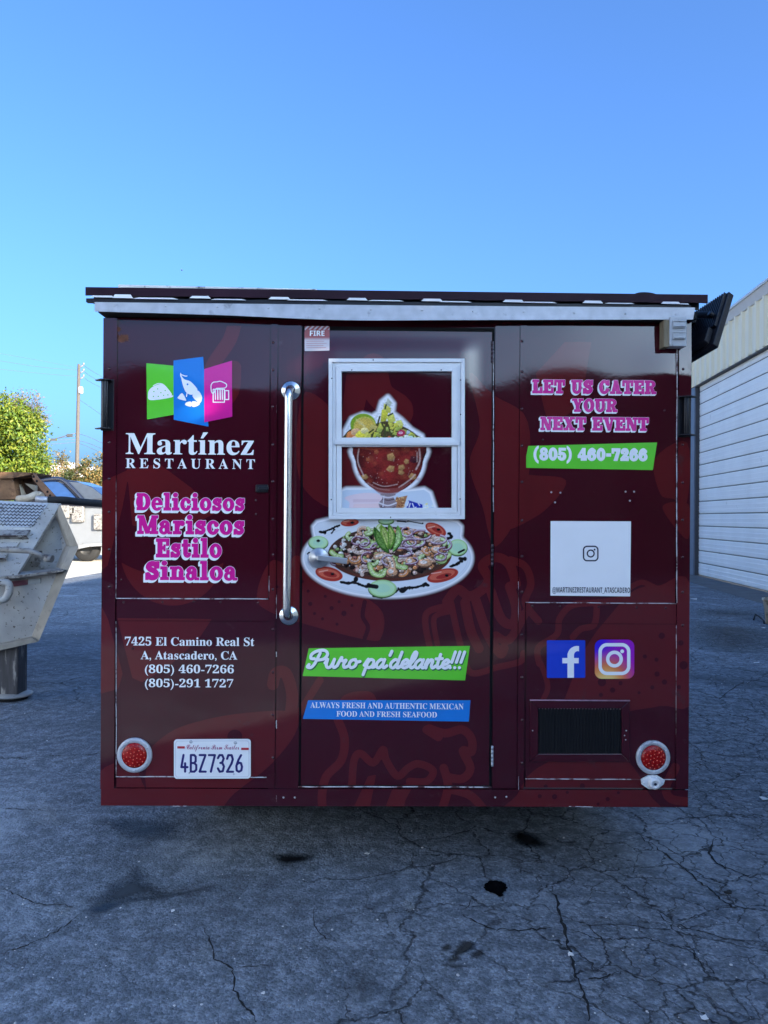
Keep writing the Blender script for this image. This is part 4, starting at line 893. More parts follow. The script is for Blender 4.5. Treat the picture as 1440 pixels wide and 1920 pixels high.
    for pts, w, col in (([(714, 930), (728, 933), (741, 930)], 1.3, (.7, .62, .64)), ([(711, 943), (727, 948), (743, 943)], 1.2, (.72, .66, .68)), ([(714, 950), (728, 954), (741, 950)], 1., (.1, .05, .06)), ([(717, 936), (728, 938), (739, 936)], .9, (.08, .04, .05)), ([(720, 930), (718, 950)], .8, (.75, .7, .72))): p.line(pts, w, col)
    # --- heap on top of the cup
    p.poly([(650, 834), (648, 814), (668, 800), (700, 796), (726, 790), (756, 800), (780, 815), (796, 834)], (.09, .06, .02), noise=.5)
    p.ell(681, 797, 24, 21, (.26, .40, .02)); p.ell(684, 800, 21, 18, (.62, .50, .08), noise=.15); p.ell(684, 800, 18, 15, (.70, .46, .08), noise=.2)
    for q in np.linspace(0, 3, 7): p.line([(684, 800), (684 + 17 * math.cos(q + 1.4), 800 - 14 * math.sin(q + .2))], .5, (.85, .7, .3), op=.6)
    for cx, cy, rx, ry, col in ((658, 820, 9, 11, (.72, .22, .06)), (667, 810, 10, 7, (.80, .45, .22)), (677, 820, 11, 12, (.80, .66, .06)), (684, 808, 8, 6, (.86, .70, .30)), (665, 824, 6, 6, (.85, .6, .45)), (690, 818, 6, 8, (.7, .6, .1))):
        p.poly(blob(cx, cy, 1) and [(cx + rx * rr_.uniform(.85, 1.1) * math.cos(q), cy + ry * rr_.uniform(.85, 1.1) * math.sin(q)) for q in np.linspace(0, 6.28, 9)[:-1]], col, grad=lit(cx, cy, ry, .3), noise=.2)
    for pts, col in (([(727, 747), (735, 756), (731, 764), (721, 762)], (.55, .55, .42)), ([(720, 757), (733, 766), (732, 776), (718, 772)], (.70, .62, .10)), ([(716, 768), (728, 775), (724, 790), (713, 792)], (.66, .58, .05)), ([(724, 782), (738, 777), (742, 790), (730, 796)], (.70, .66, .12)),
                     ([(712, 793), (722, 797), (716, 808), (706, 808)], (.62, .58, .08)), ([(728, 800), (744, 792), (756, 797), (750, 810), (736, 816), (726, 808)], (.66, .60, .07)), ([(742, 790), (752, 788), (757, 798), (748, 800)], (.74, .70, .18)), ([(696, 796), (708, 800), (703, 810), (692, 806)], (.62, .46, .12)), ([(745, 806), (758, 806), (754, 820), (744, 818)], (.6, .58, .12)), ([(705, 812), (716, 808), (712, 822), (702, 820)], (.5, .5, .1))):
        p.poly(pts, col, sp=False, grad=lit(np.mean([q[0] for q in pts]), np.mean([q[1] for q in pts]), 12, .3), noise=.12)
    for _ in range(46):
        cx = rr_.uniform(688, 792); top = 826 - max(0, min(36, (cx - 690) * 1.1 if cx < 722 else (794 - cx) * .55)); cy = rr_.uniform(top, 827); r = rr_.uniform(3.5, 7); q0 = rr_.uniform(0, 1.5)
        quad_ = [(cx + r * rr_.uniform(.7, 1.2) * math.cos(q0 + 1.57 * k), cy + r * rr_.uniform(.6, 1.) * math.sin(q0 + 1.57 * k)) for k in range(4)]
        p.poly([(a + .8, b + 1.8) for a, b in quad_], (.05, .05, .012), sp=False); p.poly(quad_, [(.70, .62, .08), (.62, .60, .16), (.55, .52, .06), (.40, .44, .08), (.70, .68, .36)][rr_.randint(5)], sp=False, grad=lit(cx, cy, r, .45), noise=.15)
    for pts in ([(716, 795), (722, 808), (720, 822)], [(728, 797), (732, 812), (740, 820)], [(700, 812), (696, 824)], [(736, 776), (728, 780)], [(712, 782), (708, 796)], [(692, 812), (700, 806)], [(724, 760), (722, 767)]): p.line(pts, 1.5, (.06, .07, .015))
    p.poly([(744, 812), (752, 806), (760, 810), (756, 818), (746, 818)], (.50, .03, .08)); p.ell(751, 812, 4, 2.4, (.8, .4, .5), noise=.4)
    for cx, cy, r, col in ((742, 822, 4, (.72, .70, .45)), (752, 823, 5, (.75, .78, .5)), (762, 820, 5, (.74, .74, .62)), (770, 822, 5, (.55, .7, .6)), (778, 824, 4, (.45, .6, .5)), (785, 823, 4, (.75, .74, .3)), (730, 822, 4, (.60, .15, .05)), (716, 824, 4, (.3, .5, .2)), (708, 824, 4, (.7, .6, .62)), (765, 812, 4, (.5, .58, .62)), (700, 824, 3, (.4, .08, .08))): p.poly(blob(cx, cy, r), col, grad=lit(cx, cy, r, .3))
    # --- the plate
    p.fill((560, 970, 890, 1125), plate_sd, (.70, .72, .76), grad=lambda X, Y, d: 1 - .10 * sm(-3, 0, d))
    p.fill((560, 970, 890, 1125), lambda X, Y: np.abs(s_ell(X, Y, 727, 1047, 150, 66) - 0) - .4, (.45, .46, .50), op=.5)
    p.ell(731, 1039, 116, 51, (.10, .025, .015), noise=.4); p.ell(731, 1036, 112, 48, (.07, .03, .02), noise=.6)
    # sauce drops on the rim
    K = (.006, .005, .006)
    for pts, w in (([(640, 1091), (652, 1094), (664, 1092), (680, 1098), (692, 1100)], 3.2), ([(664, 1092), (668, 1086)], 5), ([(692, 1098), (704, 1098)], 4.5), ([(756, 1106), (765, 1102), (780, 1101), (796, 1096)], 3.4), ([(755, 1106), (760, 1104)], 5.5), ([(798, 1094), (800, 1096)], 4), ([(846, 1062), (856, 1058), (866, 1050)], 3.4), ([(862, 1047), (872, 1048)], 4.5), ([(842, 1000), (846, 1006), (840, 1010)], 3), ([(606, 998), (620, 992), (636, 985)], 2.4), ([(603, 998), (610, 999)], 3.5), ([(622, 1000), (626, 994)], 2), ([(742, 1110), (748, 1104)], 3), ([(700, 1118), (715, 1121)], 2.4), ([(745, 977), (760, 978)], 2.2), ([(765, 977), (792, 982)], 1.6), ([(577, 1038), (580, 1036)], 2)):
        p.line(pts, w * .6, K)
        for a, b in (spline(pts, 4) if len(pts) > 2 else [pts[0], pts[-1]]): p.ell(a + rr_.uniform(-1, 1), b + rr_.uniform(-.8, .8), w * rr_.uniform(.6, 1.5), w * rr_.uniform(.5, 1.1), K, rot=rr_.uniform(-.5, .5))
    # tomatoes
    for cx, cy, rx, ry, rot in ((656, 980, 17, 7, -.1), (817, 993, 21, 11, .45), (617, 1076, 26, 13, .22), (830, 1079, 30, 12, -.25)):
        p.ell(cx, cy, rx, ry, (.42, .035, .022), rot=rot, noise=.12); p.ell(cx - 1, cy - 1, rx * .82, ry * .66, (.62, .12, .07), rot=rot, noise=.2); p.ell(cx + 2, cy + 1, rx * .5, ry * .36, (.36, .025, .02), rot=rot, noise=.3); p.ell(cx + rx * .25, cy, 3.5, 2.5, K)
        p.line([(cx - rx * .7, cy - ry * .3), (cx - rx * .1, cy - ry * .55)], .9, (.85, .5, .4), op=.7)
    # cucumbers
    for cx, cy, rx, ry in ((597, 1017, 18, 12), (858, 1026, 18, 15), (717, 1103, 26, 16), (724, 976, 14, 6)):
        p.ell(cx, cy + 1.5, rx + 1, ry + 1, (.05, .12, .02)); p.ell(cx, cy, rx, ry, (.40, .62, .25)); p.ell(cx, cy, rx * .88, ry * .86, (.50, .72, .42), noise=.06); p.ell(cx, cy, rx * .55, ry * .5, (.44, .68, .46), noise=.1)
    p.ell(597, 1014, 3.5, 2.5, K); p.line([(870, 1031), (860, 1036)], 2, K); p.line([(692, 1098), (706, 1100)], 4, K)
    # the seafood heap
    inside = lambda: (lambda q, r: (731 + 108 * r * math.cos(q), 1034 + 46 * r * math.sin(q)))(rr_.uniform(0, 6.283), math.sqrt(rr_.uniform(0, 1)))
    for _ in range(330):
        cx, cy = inside(); k = rr_.rand(); r = rr_.uniform(2.2, 6)
        col = (.62, .42, .33) if k < .2 else (.68, .28, .11) if k < .36 else (.34, .12, .09) if k < .46 else (.30, .42, .14) if k < .56 else (.022, .010, .008) if k < .88 else (.66, .62, .58)
        p.poly(blob(cx, cy, r), col, grad=lit(cx, cy, r, .55), noise=.25)
    for _ in range(34):   # prawns: curled bands with ribs
        cx, cy = inside(); r = rr_.uniform(6, 11); q0 = rr_.uniform(0, 6.28); sp = rr_.uniform(2, 3.6); w = rr_.uniform(2.6, 4.2); arc = [(cx + r * math.cos(q0 + sp * t), cy + r * .75 * math.sin(q0 + sp * t)) for t in np.linspace(0, 1, 7)]
        p.line([(a + .8, b + 1.4) for a, b in arc], w + 1., (.06, .025, .02), op=.8); col = [(.72, .40, .24), (.76, .30, .10), (.70, .50, .40)][rr_.randint(3)]
        p.line(arc, w, col, grad=lambda X, Y, d: 1.1 + .12 * d); p.line([(a - .6, b - 1) for a, b in arc], w * .3, (.86, .76, .70), op=.7)
        for a, b in arc[1:-1]: p.line([(a, b), (a + (cx - a) * .3, b + (cy - b) * .3)], .5, (.45, .13, .05), op=.7)
    for _ in range(20):   # green crescents
        cx, cy = inside(); r = rr_.uniform(6, 10); q0 = rr_.uniform(0, 6.28); arc = [(cx + r * math.cos(q0 + 2.2 * t), cy + r * .7 * math.sin(q0 + 2.2 * t)) for t in np.linspace(0, 1, 6)]
        p.line([(a, b + 1) for a, b in arc], 3.6, (.06, .12, .02)); p.line(arc, 3.0, (.46, .58, .20)); p.line(arc, 1.5, (.66, .74, .44))
    for arc in ([(686, 1025), (700, 1018), (708, 1022)], [(693, 1060), (700, 1075), (716, 1078), (722, 1070)], [(738, 1046), (744, 1060), (760, 1064)], [(622, 1035), (630, 1042), (640, 1043)], [(818, 1045), (828, 1050), (842, 1040)]):
        p.line(arc, 5., (.10, .18, .03)); p.line(arc, 4.2, (.46, .60, .18)); p.line(arc, 2., (.64, .72, .38))
    for arc in ([(706, 1043), (722, 1040), (733, 1050), (736, 1064), (730, 1074)],):
        p.line(arc, 6.2, (.30, .12, .06)); p.line(arc, 5.2, (.74, .44, .26)); p.line(arc, 2, (.84, .7, .6)); [p.line([(a - 4, b), (a + 4, b + 2)], .5, (.45, .15, .07)) for a, b in arc[1:]]
    for cx, cy, rx, ry in ((770, 1052, 9, 8), (796, 1055, 14, 7), (820, 1030, 12, 7), (735, 1072, 10, 8), (778, 1012, 11, 7)): p.ell(cx, cy + 1.5, rx + 1, ry + 1, (.12, .05, .03)); p.ell(cx, cy, rx, ry, (.74, .38, .20), noise=.15, grad=lit(cx, cy, ry, .3)); p.ell(cx - 2, cy - 1, rx * .5, ry * .5, (.80, .66, .58), noise=.2)
    for _ in range(19):   # onion rings
        cx, cy = inside(); rx, ry = rr_.uniform(9, 19), rr_.uniform(5, 11); q0 = rr_.uniform(0, 6.28); sp = rr_.uniform(2.2, 5.2); arc = [(cx + rx * math.cos(q0 + sp * t), cy + ry * math.sin(q0 + sp * t)) for t in np.linspace(0, 1, 9)]
        p.line([(a + .4, b + 1.2) for a, b in arc], 1.9, (.10, .02, .05), op=.8); p.line(arc, 1.5, (.42, .24, .34) if rr_.rand() < .55 else (.24, .06, .14)); p.line([(a - .2, b - .5) for a, b in arc], .6, (.80, .74, .78), op=.8)
    for _ in range(90): cx, cy = inside(); p.ell(cx, cy, rr_.uniform(.7, 1.8), rr_.uniform(.6, 1.3), (.85, .84, .84) if rr_.rand() < .45 else (.02, .015, .015))
    # avocado fan
    for pts, a, b in (([(701, 988), (712, 998), (726, 1022), (728, 1036), (712, 1026), (702, 1008)], (.05, .15, .02), (.16, .30, .06)), ([(714, 984), (724, 992), (731, 1010), (728, 1030), (719, 1012), (713, 998)], (.22, .38, .05), (.48, .56, .16)), ([(728, 983), (738, 994), (740, 1012), (731, 1030), (728, 1010)], (.12, .28, .03), (.44, .54, .14)), ([(745, 985), (753, 1000), (751, 1018), (736, 1034), (741, 1012)], (.18, .40, .08), (.48, .64, .26))):
        p.poly([(x + 1, y + 2) for x, y in pts], (.02, .04, .01)); p.poly(pts, a, noise=.25); mx, my = np.mean([q[0] for q in pts]), np.mean([q[1] for q in pts]); p.poly([(mx + (x - mx) * .62, my + (y - my) * .72) for x, y in pts], b, noise=.12)
        p.line([(pts[0][0], pts[0][1] + 3), (mx, my), (730, 1030)], .5, (.03, .08, .01), op=.7)
    # photographic grain of the print: stronger in the food than on the white china
    heap = np.clip(.5 - s_ell(X, Y, 730, 1035, 108, 47) / 6, 0, 1); cup = np.clip(.5 - cup_sd(X, Y) / 3, 0, 1) * (Y < 918); k = np.maximum(heap, cup * .6)
    g2 = rr_.normal(size=n); g3 = np.sin(X * .55 + 2 * np.sin(Y * .31)) * np.sin(Y * .8 + 2 * np.sin(X * .23))
    p.c *= np.clip(1 + k * (.20 * g2 + .26 * g3 - .10), .25, 1.8)[:, None]
    return p.c
fp = printed('food_picture', food_mask, (555, 738, 900, 1130), food_col, .0029, door, .0019)
fp['label'] = 'printed plate of prawns with a red seafood cup above it'
# ================================================================== ground
def ground_mat():
    m = bpy.data.materials.new('asphalt'); m.use_nodes = True; nt = m.node_tree; N = nt.nodes.new; L = nt.links.new; p = nt.nodes['Principled BSDF']
    tc = N('ShaderNodeTexCoord'); P0 = tc.outputs['Object']
    def noise(scale, det=4, ro=.55, vec=None, dist=0):
        n = N('ShaderNodeTexNoise'); n.inputs['Scale'].default_value = scale; n.inputs['Detail'].default_value = det; n.inputs['Roughness'].default_value = ro; n.inputs['Distortion'].default_value = dist; L(vec or P0, n.inputs['Vector']); return n
    def rng(s, a, b, c, d):
        r = N('ShaderNodeMapRange'); r.inputs[1].default_value, r.inputs[2].default_value, r.inputs[3].default_value, r.inputs[4].default_value = a, b, c, d; L(s, r.inputs[0]); return r.outputs[0]
    def mth(op, a, b):
        n = N('ShaderNodeMath'); n.operation = op
        for k, q in enumerate((a, b)):
            if isinstance(q, (int, float)): n.inputs[k].default_value = q
            else: L(q, n.inputs[k])
        return n.outputs[0]
    def mix(f, a, b, mode='MIX'):
        n = N('ShaderNodeMix'); n.data_type = 'RGBA'; n.blend_type = mode
        for i, q in ((0, f), (6, a), (7, b)):
            if isinstance(q, (int, float)): n.inputs[i].default_value = q
            elif isinstance(q, tuple): n.inputs[i].default_value = (*q, 1)
            else: L(q, n.inputs[i])
        return n.outputs[2]
    big = noise(.55, 6, .6); med = noise(3.2, 6, .65); fine = noise(120, 3, .7); grit = noise(42, 4, .7)
    c = mix(rng(big.outputs[0], .36, .66, 0, 1), (.165, .17, .178), (.36, .365, .37))
    c = mix(rng(med.outputs[0], .38, .7, 0, .75), c, (.21, .215, .222)); c = mix(rng(fine.outputs[0], .35, .7, .0, .55), c, (.085, .088, .094)); c = mix(rng(grit.outputs[0], .58, .72, 0, .5), c, (.42, .423, .427))
    vs_ = N('ShaderNodeTexVoronoi'); vs_.inputs['Scale'].default_value = 95; L(P0, vs_.inputs['Vector']); sp_ = N('ShaderNodeSeparateColor'); L(vs_.outputs['Color'], sp_.inputs[0])
    c = mix(1.0, c, rng(sp_.outputs[0], 0, 1, .55, 1.40), 'MULTIPLY'); mot = noise(14, 5, .7); c = mix(rng(mot.outputs[0], .44, .62, 0, .75), c, (.10, .104, .11)); c = mix(rng(mot.outputs[0], .5, .3, 0, .35), c, (.42, .42, .42))
    # pale worn patches and dark damp ones
    wear = noise(.9, 7, .7, dist=.6); c = mix(rng(wear.outputs[0], .54, .7, 0, .6), c, (.46, .462, .465)); damp = noise(.7, 6, .62, dist=.8)
    mpd = N('ShaderNodeMapping'); mpd.inputs['Location'].default_value = (7.3, 2.2, 0); mpd.inputs['Scale'].default_value = (.7, 1, 1); L(P0, mpd.inputs[0]); L(mpd.outputs[0], damp.inputs['Vector'])
    c = mix(rng(damp.outputs[0], .54, .68, 0, .7), c, (.075, .077, .081))
    # cracks: two voronoi nets, bent by noise, denser towards +x
    bend = noise(2.2, 5, .65); av = N('ShaderNodeVectorMath'); av.operation = 'MULTIPLY_ADD'; av.inputs[1].default_value = (.34, .34, 0); L(bend.outputs['Color'], av.inputs[0]); L(P0, av.inputs[2])
    bend2 = noise(11, 4, .6); av2 = N('ShaderNodeVectorMath'); av2.operation = 'MULTIPLY_ADD'; av2.inputs[1].default_value = (.055, .055, 0); L(bend2.outputs['Color'], av2.inputs[0]); L(av.outputs[0], av2.inputs[2])
    sx = N('ShaderNodeSeparateXYZ'); L(P0, sx.inputs[0])
    def cracks(scale, w, msk):
        v = N('ShaderNodeTexVoronoi'); v.feature = 'DISTANCE_TO_EDGE'; v.voronoi_dimensions = '2D'; v.inputs['Scale'].default_value = scale; L(av2.outputs[0], v.inputs['Vector'])
        return mth('MULTIPLY', rng(v.outputs[0], w * .35, w, 1, 0), msk)
    m1 = rng(mth('ADD', mth('MULTIPLY', sx.outputs[0], .2), noise(.8, 3).outputs[0]), .42, .58, 0, 1); m3 = rng(mth('ADD', mth('MULTIPLY', sx.outputs[0], .12), noise(1.3, 3).outputs[0]), .5, .64, 0, .85); m2 = rng(noise(.5, 3, .5).outputs[0], .46, .56, .0, .9)
    k1 = cracks(3.1, .021, m1); k2 = cracks(.85, .0085, m2); k3 = cracks(7.5, .035, m3); kk = mth('MAXIMUM', mth('MAXIMUM', k1, k2), k3)
    brk = rng(noise(26, 3, .6).outputs[0], .3, .55, .35, 1); kk = mth('MULTIPLY', kk, brk)
    c = mix(mth('MULTIPLY', kk, .9), c, (.008, .008, .009)); c = mix(1.0, c, (.86, .97, 1.08), 'MULTIPLY'); L(c, p.inputs['Base Color'])
    p.inputs['Roughness'].default_value = .9; p.inputs['Specular IOR Level'].default_value = .35; L(rng(big.outputs[0], .3, .7, .95, .78), p.inputs['Roughness'])
    h = mth('ADD', mth('MULTIPLY', fine.outputs[0], .006), mth('MULTIPLY', grit.outputs[0], .012)); h = mth('ADD', h, mth('MULTIPLY', med.outputs[0], .03)); h = mth('ADD', h, mth('MULTIPLY', mot.outputs[0], .016)); h = mth('SUBTRACT', h, mth('MULTIPLY', vs_.outputs[0], .004)); h = mth('SUBTRACT', h, mth('MULTIPLY', kk, .008))
    b = N('ShaderNodeBump'); b.inputs['Distance'].default_value = 1.0; b.inputs['Strength'].default_value = .9; L(h, b.inputs['Height']); L(b.outputs[0], p.inputs['Normal']); return m
mb = MB(); xs = [-900, -60, -12, 12, 60, 900]; ys = [-900, -60, -8, 14, 60, 900]
for i in range(5):
    for j in range(5): mb.add([(xs[i], ys[j], 0), (xs[i + 1], ys[j], 0), (xs[i + 1], ys[j + 1], 0), (xs[i], ys[j + 1], 0)], [(0, 1, 2, 3)])
tag(mb.build('ground', [ground_mat()]), kind='structure')
mb = MB(); mb.add([(-70, 13.2, .004), (-7.9, 13.2, .004), (-5.0, 62, .004), (-70, 62, .004)], [(0, 1, 2, 3)])  # pale sheet over the sunlit ground only, painting the sun strip brighter
tag(mb.build('sun_strip', [pm('sun_strip_pale', (.62, .56, .45), rough=.95, var=.14, vs=1.5, bump=.004, bs=30, dirt=(.40, .37, .31), ds=1.2, dthr=.56)]), kind='structure')
def on_ground(name, pts, mat, z=.003, rag=0, seed=1):
    rr_ = np.random.RandomState(seed); P = spline(pts, 7, True); Q = [G(a + rr_.normal() * rag, b + rr_.normal() * rag * .5, z) for a, b in P]; cx = sum((q for q in Q), Vector()) / len(Q)
    bm = bmesh.new(); vs = [bm.verts.new(q) for q in Q]; f = bm.faces.new(vs); f.normal_update()
    if f.normal.z < 0: f.normal_flip()
    bmesh.ops.triangulate(bm, faces=[f]); me = bpy.data.meshes.new(name); bm.to_mesh(me); bm.free(); me.materials.append(mat); o = bpy.data.objects.new(name, me); COL.objects.link(o); return tag(o, kind='structure')
def stain_mat(name, col, alpha, sc, thr, rough=.6):
    m = bpy.data.materials.new(name); m.use_nodes = True; nt = m.node_tree; N = nt.nodes.new; L = nt.links.new; p = nt.nodes['Principled BSDF']; p.inputs['Base Color'].default_value = (*col, 1); p.inputs['Roughness'].default_value = rough
    tc = N('ShaderNodeTexCoord'); n = N('ShaderNodeTexNoise'); n.inputs['Scale'].default_value = sc; n.inputs['Detail'].default_value = 7; n.inputs['Roughness'].default_value = .7; L(tc.outputs['Object'], n.inputs['Vector'])
    r = N('ShaderNodeMapRange'); r.inputs[1].default_value = thr - .14; r.inputs[2].default_value = thr + .12; r.inputs[4].default_value = alpha; L(n.outputs[0], r.inputs[0])
    a = N('ShaderNodeVertexColor'); a.layer_name = 'edge'; mu = N('ShaderNodeMath'); mu.operation = 'MULTIPLY'; L(r.outputs[0], mu.inputs[0]); L(a.outputs[0], mu.inputs[1]); L(mu.outputs[0], p.inputs['Alpha']); return m
def stain(name, pts, mat, z=.003, soft=8, cell=.012):
    """flat stain whose ink thins out towards its rim"""
    P = spline(pts, 6, True); Q = [G(a, b) for a, b in P]; q2 = [(q.x, q.y) for q in Q]; xs = [q[0] for q in q2]; ys = [q[1] for q in q2]
    X, Y = np.meshgrid(np.arange(min(xs) - .05, max(xs) + .05, cell), np.arange(min(ys) - .05, max(ys) + .05, cell)); S = s_poly(X, Y, q2); V, Fs = contour(S, X[0, 0], Y[0, 0], cell, 1)
    A = np.array(V); d = -s_poly(A[:, 0], A[:, 1], q2); me = bpy.data.meshes.new(name); me.from_pydata([(a, b, z) for a, b in V], [], Fs); me.materials.append(mat); c = np.clip(d / (soft * .002), 0, 1)
    at = me.color_attributes.new('edge', 'FLOAT_COLOR', 'POINT'); at.data.foreach_set('color', np.stack([c, c, c, np.ones_like(c)], 1).astype(np.float32).ravel()); o = bpy.data.objects.new(name, me); COL.objects.link(o); return tag(o, kind='structure')
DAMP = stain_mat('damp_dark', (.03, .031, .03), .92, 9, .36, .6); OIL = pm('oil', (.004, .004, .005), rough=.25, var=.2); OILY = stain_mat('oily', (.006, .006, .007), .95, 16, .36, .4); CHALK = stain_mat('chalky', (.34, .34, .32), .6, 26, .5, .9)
stain('damp_stain', [(150, 1708), (185, 1722), (235, 1702), (310, 1690), (385, 1680), (460, 1650), (400, 1658), (330, 1662), (285, 1640), (262, 1622), (215, 1648), (178, 1672)], DAMP, .003, 55)
stain('damp_stain', [(150, 1708), (195, 1716), (240, 1696), (330, 1684), (462, 1647), (330, 1676), (235, 1688)], OILY, .005, 22)
on_ground('oil_puddle', [(907, 1662), (915, 1653), (933, 1651), (949, 1658), (950, 1667), (943, 1674), (945, 1680), (935, 1681), (927, 1675), (912, 1670)], OIL, .004, 1.2, 3)
stain('oil_stain', [(505, 1608), (512, 1600), (545, 1599), (588, 1601), (590, 1612), (570, 1622), (530, 1626), (505, 1618)], OILY, .003, 32)
stain('oil_stain', [(955, 1560), (985, 1556), (1030, 1578), (1035, 1590), (985, 1592), (950, 1575)], OILY, .003, 32); stain('oil_stain', [(1055, 1580), (1075, 1576), (1085, 1583), (1068, 1590)], OILY, .003, 20)
for k, q in enumerate(([(824, 1775), (845, 1768), (848, 1782), (830, 1786)], [(850, 1780), (868, 1764), (892, 1768), (888, 1782), (862, 1795), (842, 1800)], [(882, 1788), (905, 1780), (910, 1792), (886, 1800)], [(838, 1796), (858, 1790), (866, 1802), (842, 1806)], [(826, 1806), (850, 1808), (880, 1812), (860, 1818), (830, 1814)])): stain('old_mark', q, DAMP, .003, 9, .008)
stain('pale_patch', [(85, 1715), (118, 1698), (150, 1704), (140, 1722), (100, 1736)], CHALK, .003, 30); stain('pale_patch', [(1300, 1850), (1350, 1835), (1400, 1860), (1360, 1895), (1310, 1880)], CHALK, .003, 60); stain('pale_patch', [(350, 1780), (400, 1770), (420, 1800), (370, 1815)], CHALK, .003, 40); stain('pale_patch', [(20, 1520), (120, 1500), (160, 1530), (70, 1560)], CHALK, .003, 90); stain('damp_stain', [(600, 1870), (680, 1780), (720, 1790), (730, 1860), (670, 1890), (620, 1900)], DAMP, .003, 120); stain('damp_stain', [(180, 1545), (250, 1530), (345, 1545), (330, 1575), (230, 1580)], DAMP, .003, 80); stain('pale_patch', [(750, 1690), (780, 1682), (790, 1705), (775, 1716), (755, 1712)], CHALK, .003, 20)
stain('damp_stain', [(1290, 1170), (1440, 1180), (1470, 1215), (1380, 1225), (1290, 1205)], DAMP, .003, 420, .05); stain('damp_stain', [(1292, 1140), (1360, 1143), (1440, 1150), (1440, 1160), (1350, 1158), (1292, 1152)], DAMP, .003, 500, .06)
CRK = pm('crack_dark', (.010, .010, .011), rough=.95, var=.4, vs=30)
def crack(pts, w, seed):
    rr_ = np.random.RandomState(seed); Q = []
    for (a, b), (c, d) in zip(pts[:-1], pts[1:]):
        n = max(2, int(math.hypot(c - a, d - b) / 6))
        for t in np.linspace(0, 1, n, endpoint=False): Q.append(G(a + (c - a) * t + rr_.normal() * 1.6, b + (d - b) * t + rr_.normal() * 1.1, .0022))
    mbk.sd = rr_; ws = [w * rr_.uniform(.25, 1.2) * (1 if 2 < i < len(Q) - 3 else .35) for i in range(len(Q))]; L_, R_ = [], []
    for i, q in enumerate(Q):
        d = (Q[min(i + 1, len(Q) - 1)] - Q[max(i - 1, 0)]).normalized(); s_ = Vector((-d.y, d.x, 0)); L_.append(q + s_ * ws[i]); R_.append(q - s_ * ws[i])
    n = len(Q); mbk.add(L_ + R_, [(i, n + i, n + i + 1, i + 1) for i in range(n - 1)])
mbk = MB()
for k, (p_, w) in enumerate((([(0, 1787), (50, 1772), (95, 1752), (128, 1733), (152, 1712)], .004), ([(150, 1708), (120, 1697), (70, 1695), (20, 1672), (0, 1660)], .003), ([(385, 1740), (398, 1775), (402, 1798), (438, 1815), (440, 1855), (452, 1880), (478, 1905), (484, 1925)], .004), ([(440, 1815), (480, 1810), (525, 1812)], .0025), ([(590, 1700), (588, 1735), (612, 1760), (640, 1766)], .0025), ([(215, 1915), (235, 1900)], .003),
        ([(1035, 1660), (1045, 1700), (1056, 1735), (1070, 1790), (1080, 1830), (1098, 1870), (1108, 1920)], .0065), ([(865, 1715), (895, 1730), (920, 1742), (980, 1744), (1045, 1738)], .0045), ([(865, 1715), (880, 1690), (900, 1668)], .002), ([(1090, 1838), (1130, 1832), (1165, 1818)], .004), ([(1230, 1705), (1245, 1725), (1310, 1745), (1360, 1760), (1440, 1768)], .0035), ([(1340, 1570), (1330, 1600), (1345, 1620), (1395, 1640), (1440, 1652)], .0055), ([(1190, 1560), (1260, 1610), (1310, 1650), (1370, 1700), (1440, 1708)], .005), ([(1060, 1740), (1130, 1762), (1210, 1758), (1290, 1780), (1345, 1830)], .003), ([(0, 1514), (60, 1518), (105, 1520)], .004), ([(300, 1580), (290, 1592), (300, 1604)], .003), ([(1290, 1420), (1340, 1445), (1440, 1462)], .004), ([(1290, 1290), (1350, 1310), (1385, 1282), (1440, 1270)], .006), ([(1290, 1345), (1360, 1338), (1440, 1352)], .006))): crack(p_, w, k)
tag(mbk.build('pavement_cracks', [CRK]), kind='structure')
# loose grit, chips and litter
def pebble_mesh(k):
    rr_ = np.random.RandomState(k); bm = bmesh.new(); bmesh.ops.create_icosphere(bm, subdivisions=1, radius=1)
    for v in bm.verts: v.co *= rr_.uniform(.6, 1.15); v.co.z *= .55
    V = [tuple(v.co) for v in bm.verts]; Fs = [[w.index for w in f.verts] for f in bm.faces]; bm.free(); return V, Fs
PB = [pebble_mesh(k) for k in range(5)]; mb = MB(); rr_ = np.random.RandomState(5)
for i in range(1500):
    D = 1.9 + 13 * rr_.rand() ** 2.2; x = rr_.uniform(-.56, .56) * D; s = .0016 + .0045 * rr_.rand() ** 4 + D * .0003; V, Fs = PB[i % 5]; a = rr_.uniform(0, 6.28); ca, sa = math.cos(a), math.sin(a)
    mb.add([(x + (p[0] * ca - p[1] * sa) * s, D + (p[0] * sa + p[1] * ca) * s, p[2] * s + s * .3) for p in V], Fs, 0 if rr_.rand() < .55 else 1)
tag(mb.build('grit', [pm('grit_grey', (.22, .22, .22), rough=.9, var=.5, vs=90), pm('grit_pale', (.55, .54, .52), rough=.9, var=.3, vs=90)]), 'loose pale grit scattered over the asphalt', 'grit', kind='stuff')
LIT = pm('paper_white', (.75, .74, .70), rough=.8, var=.1)
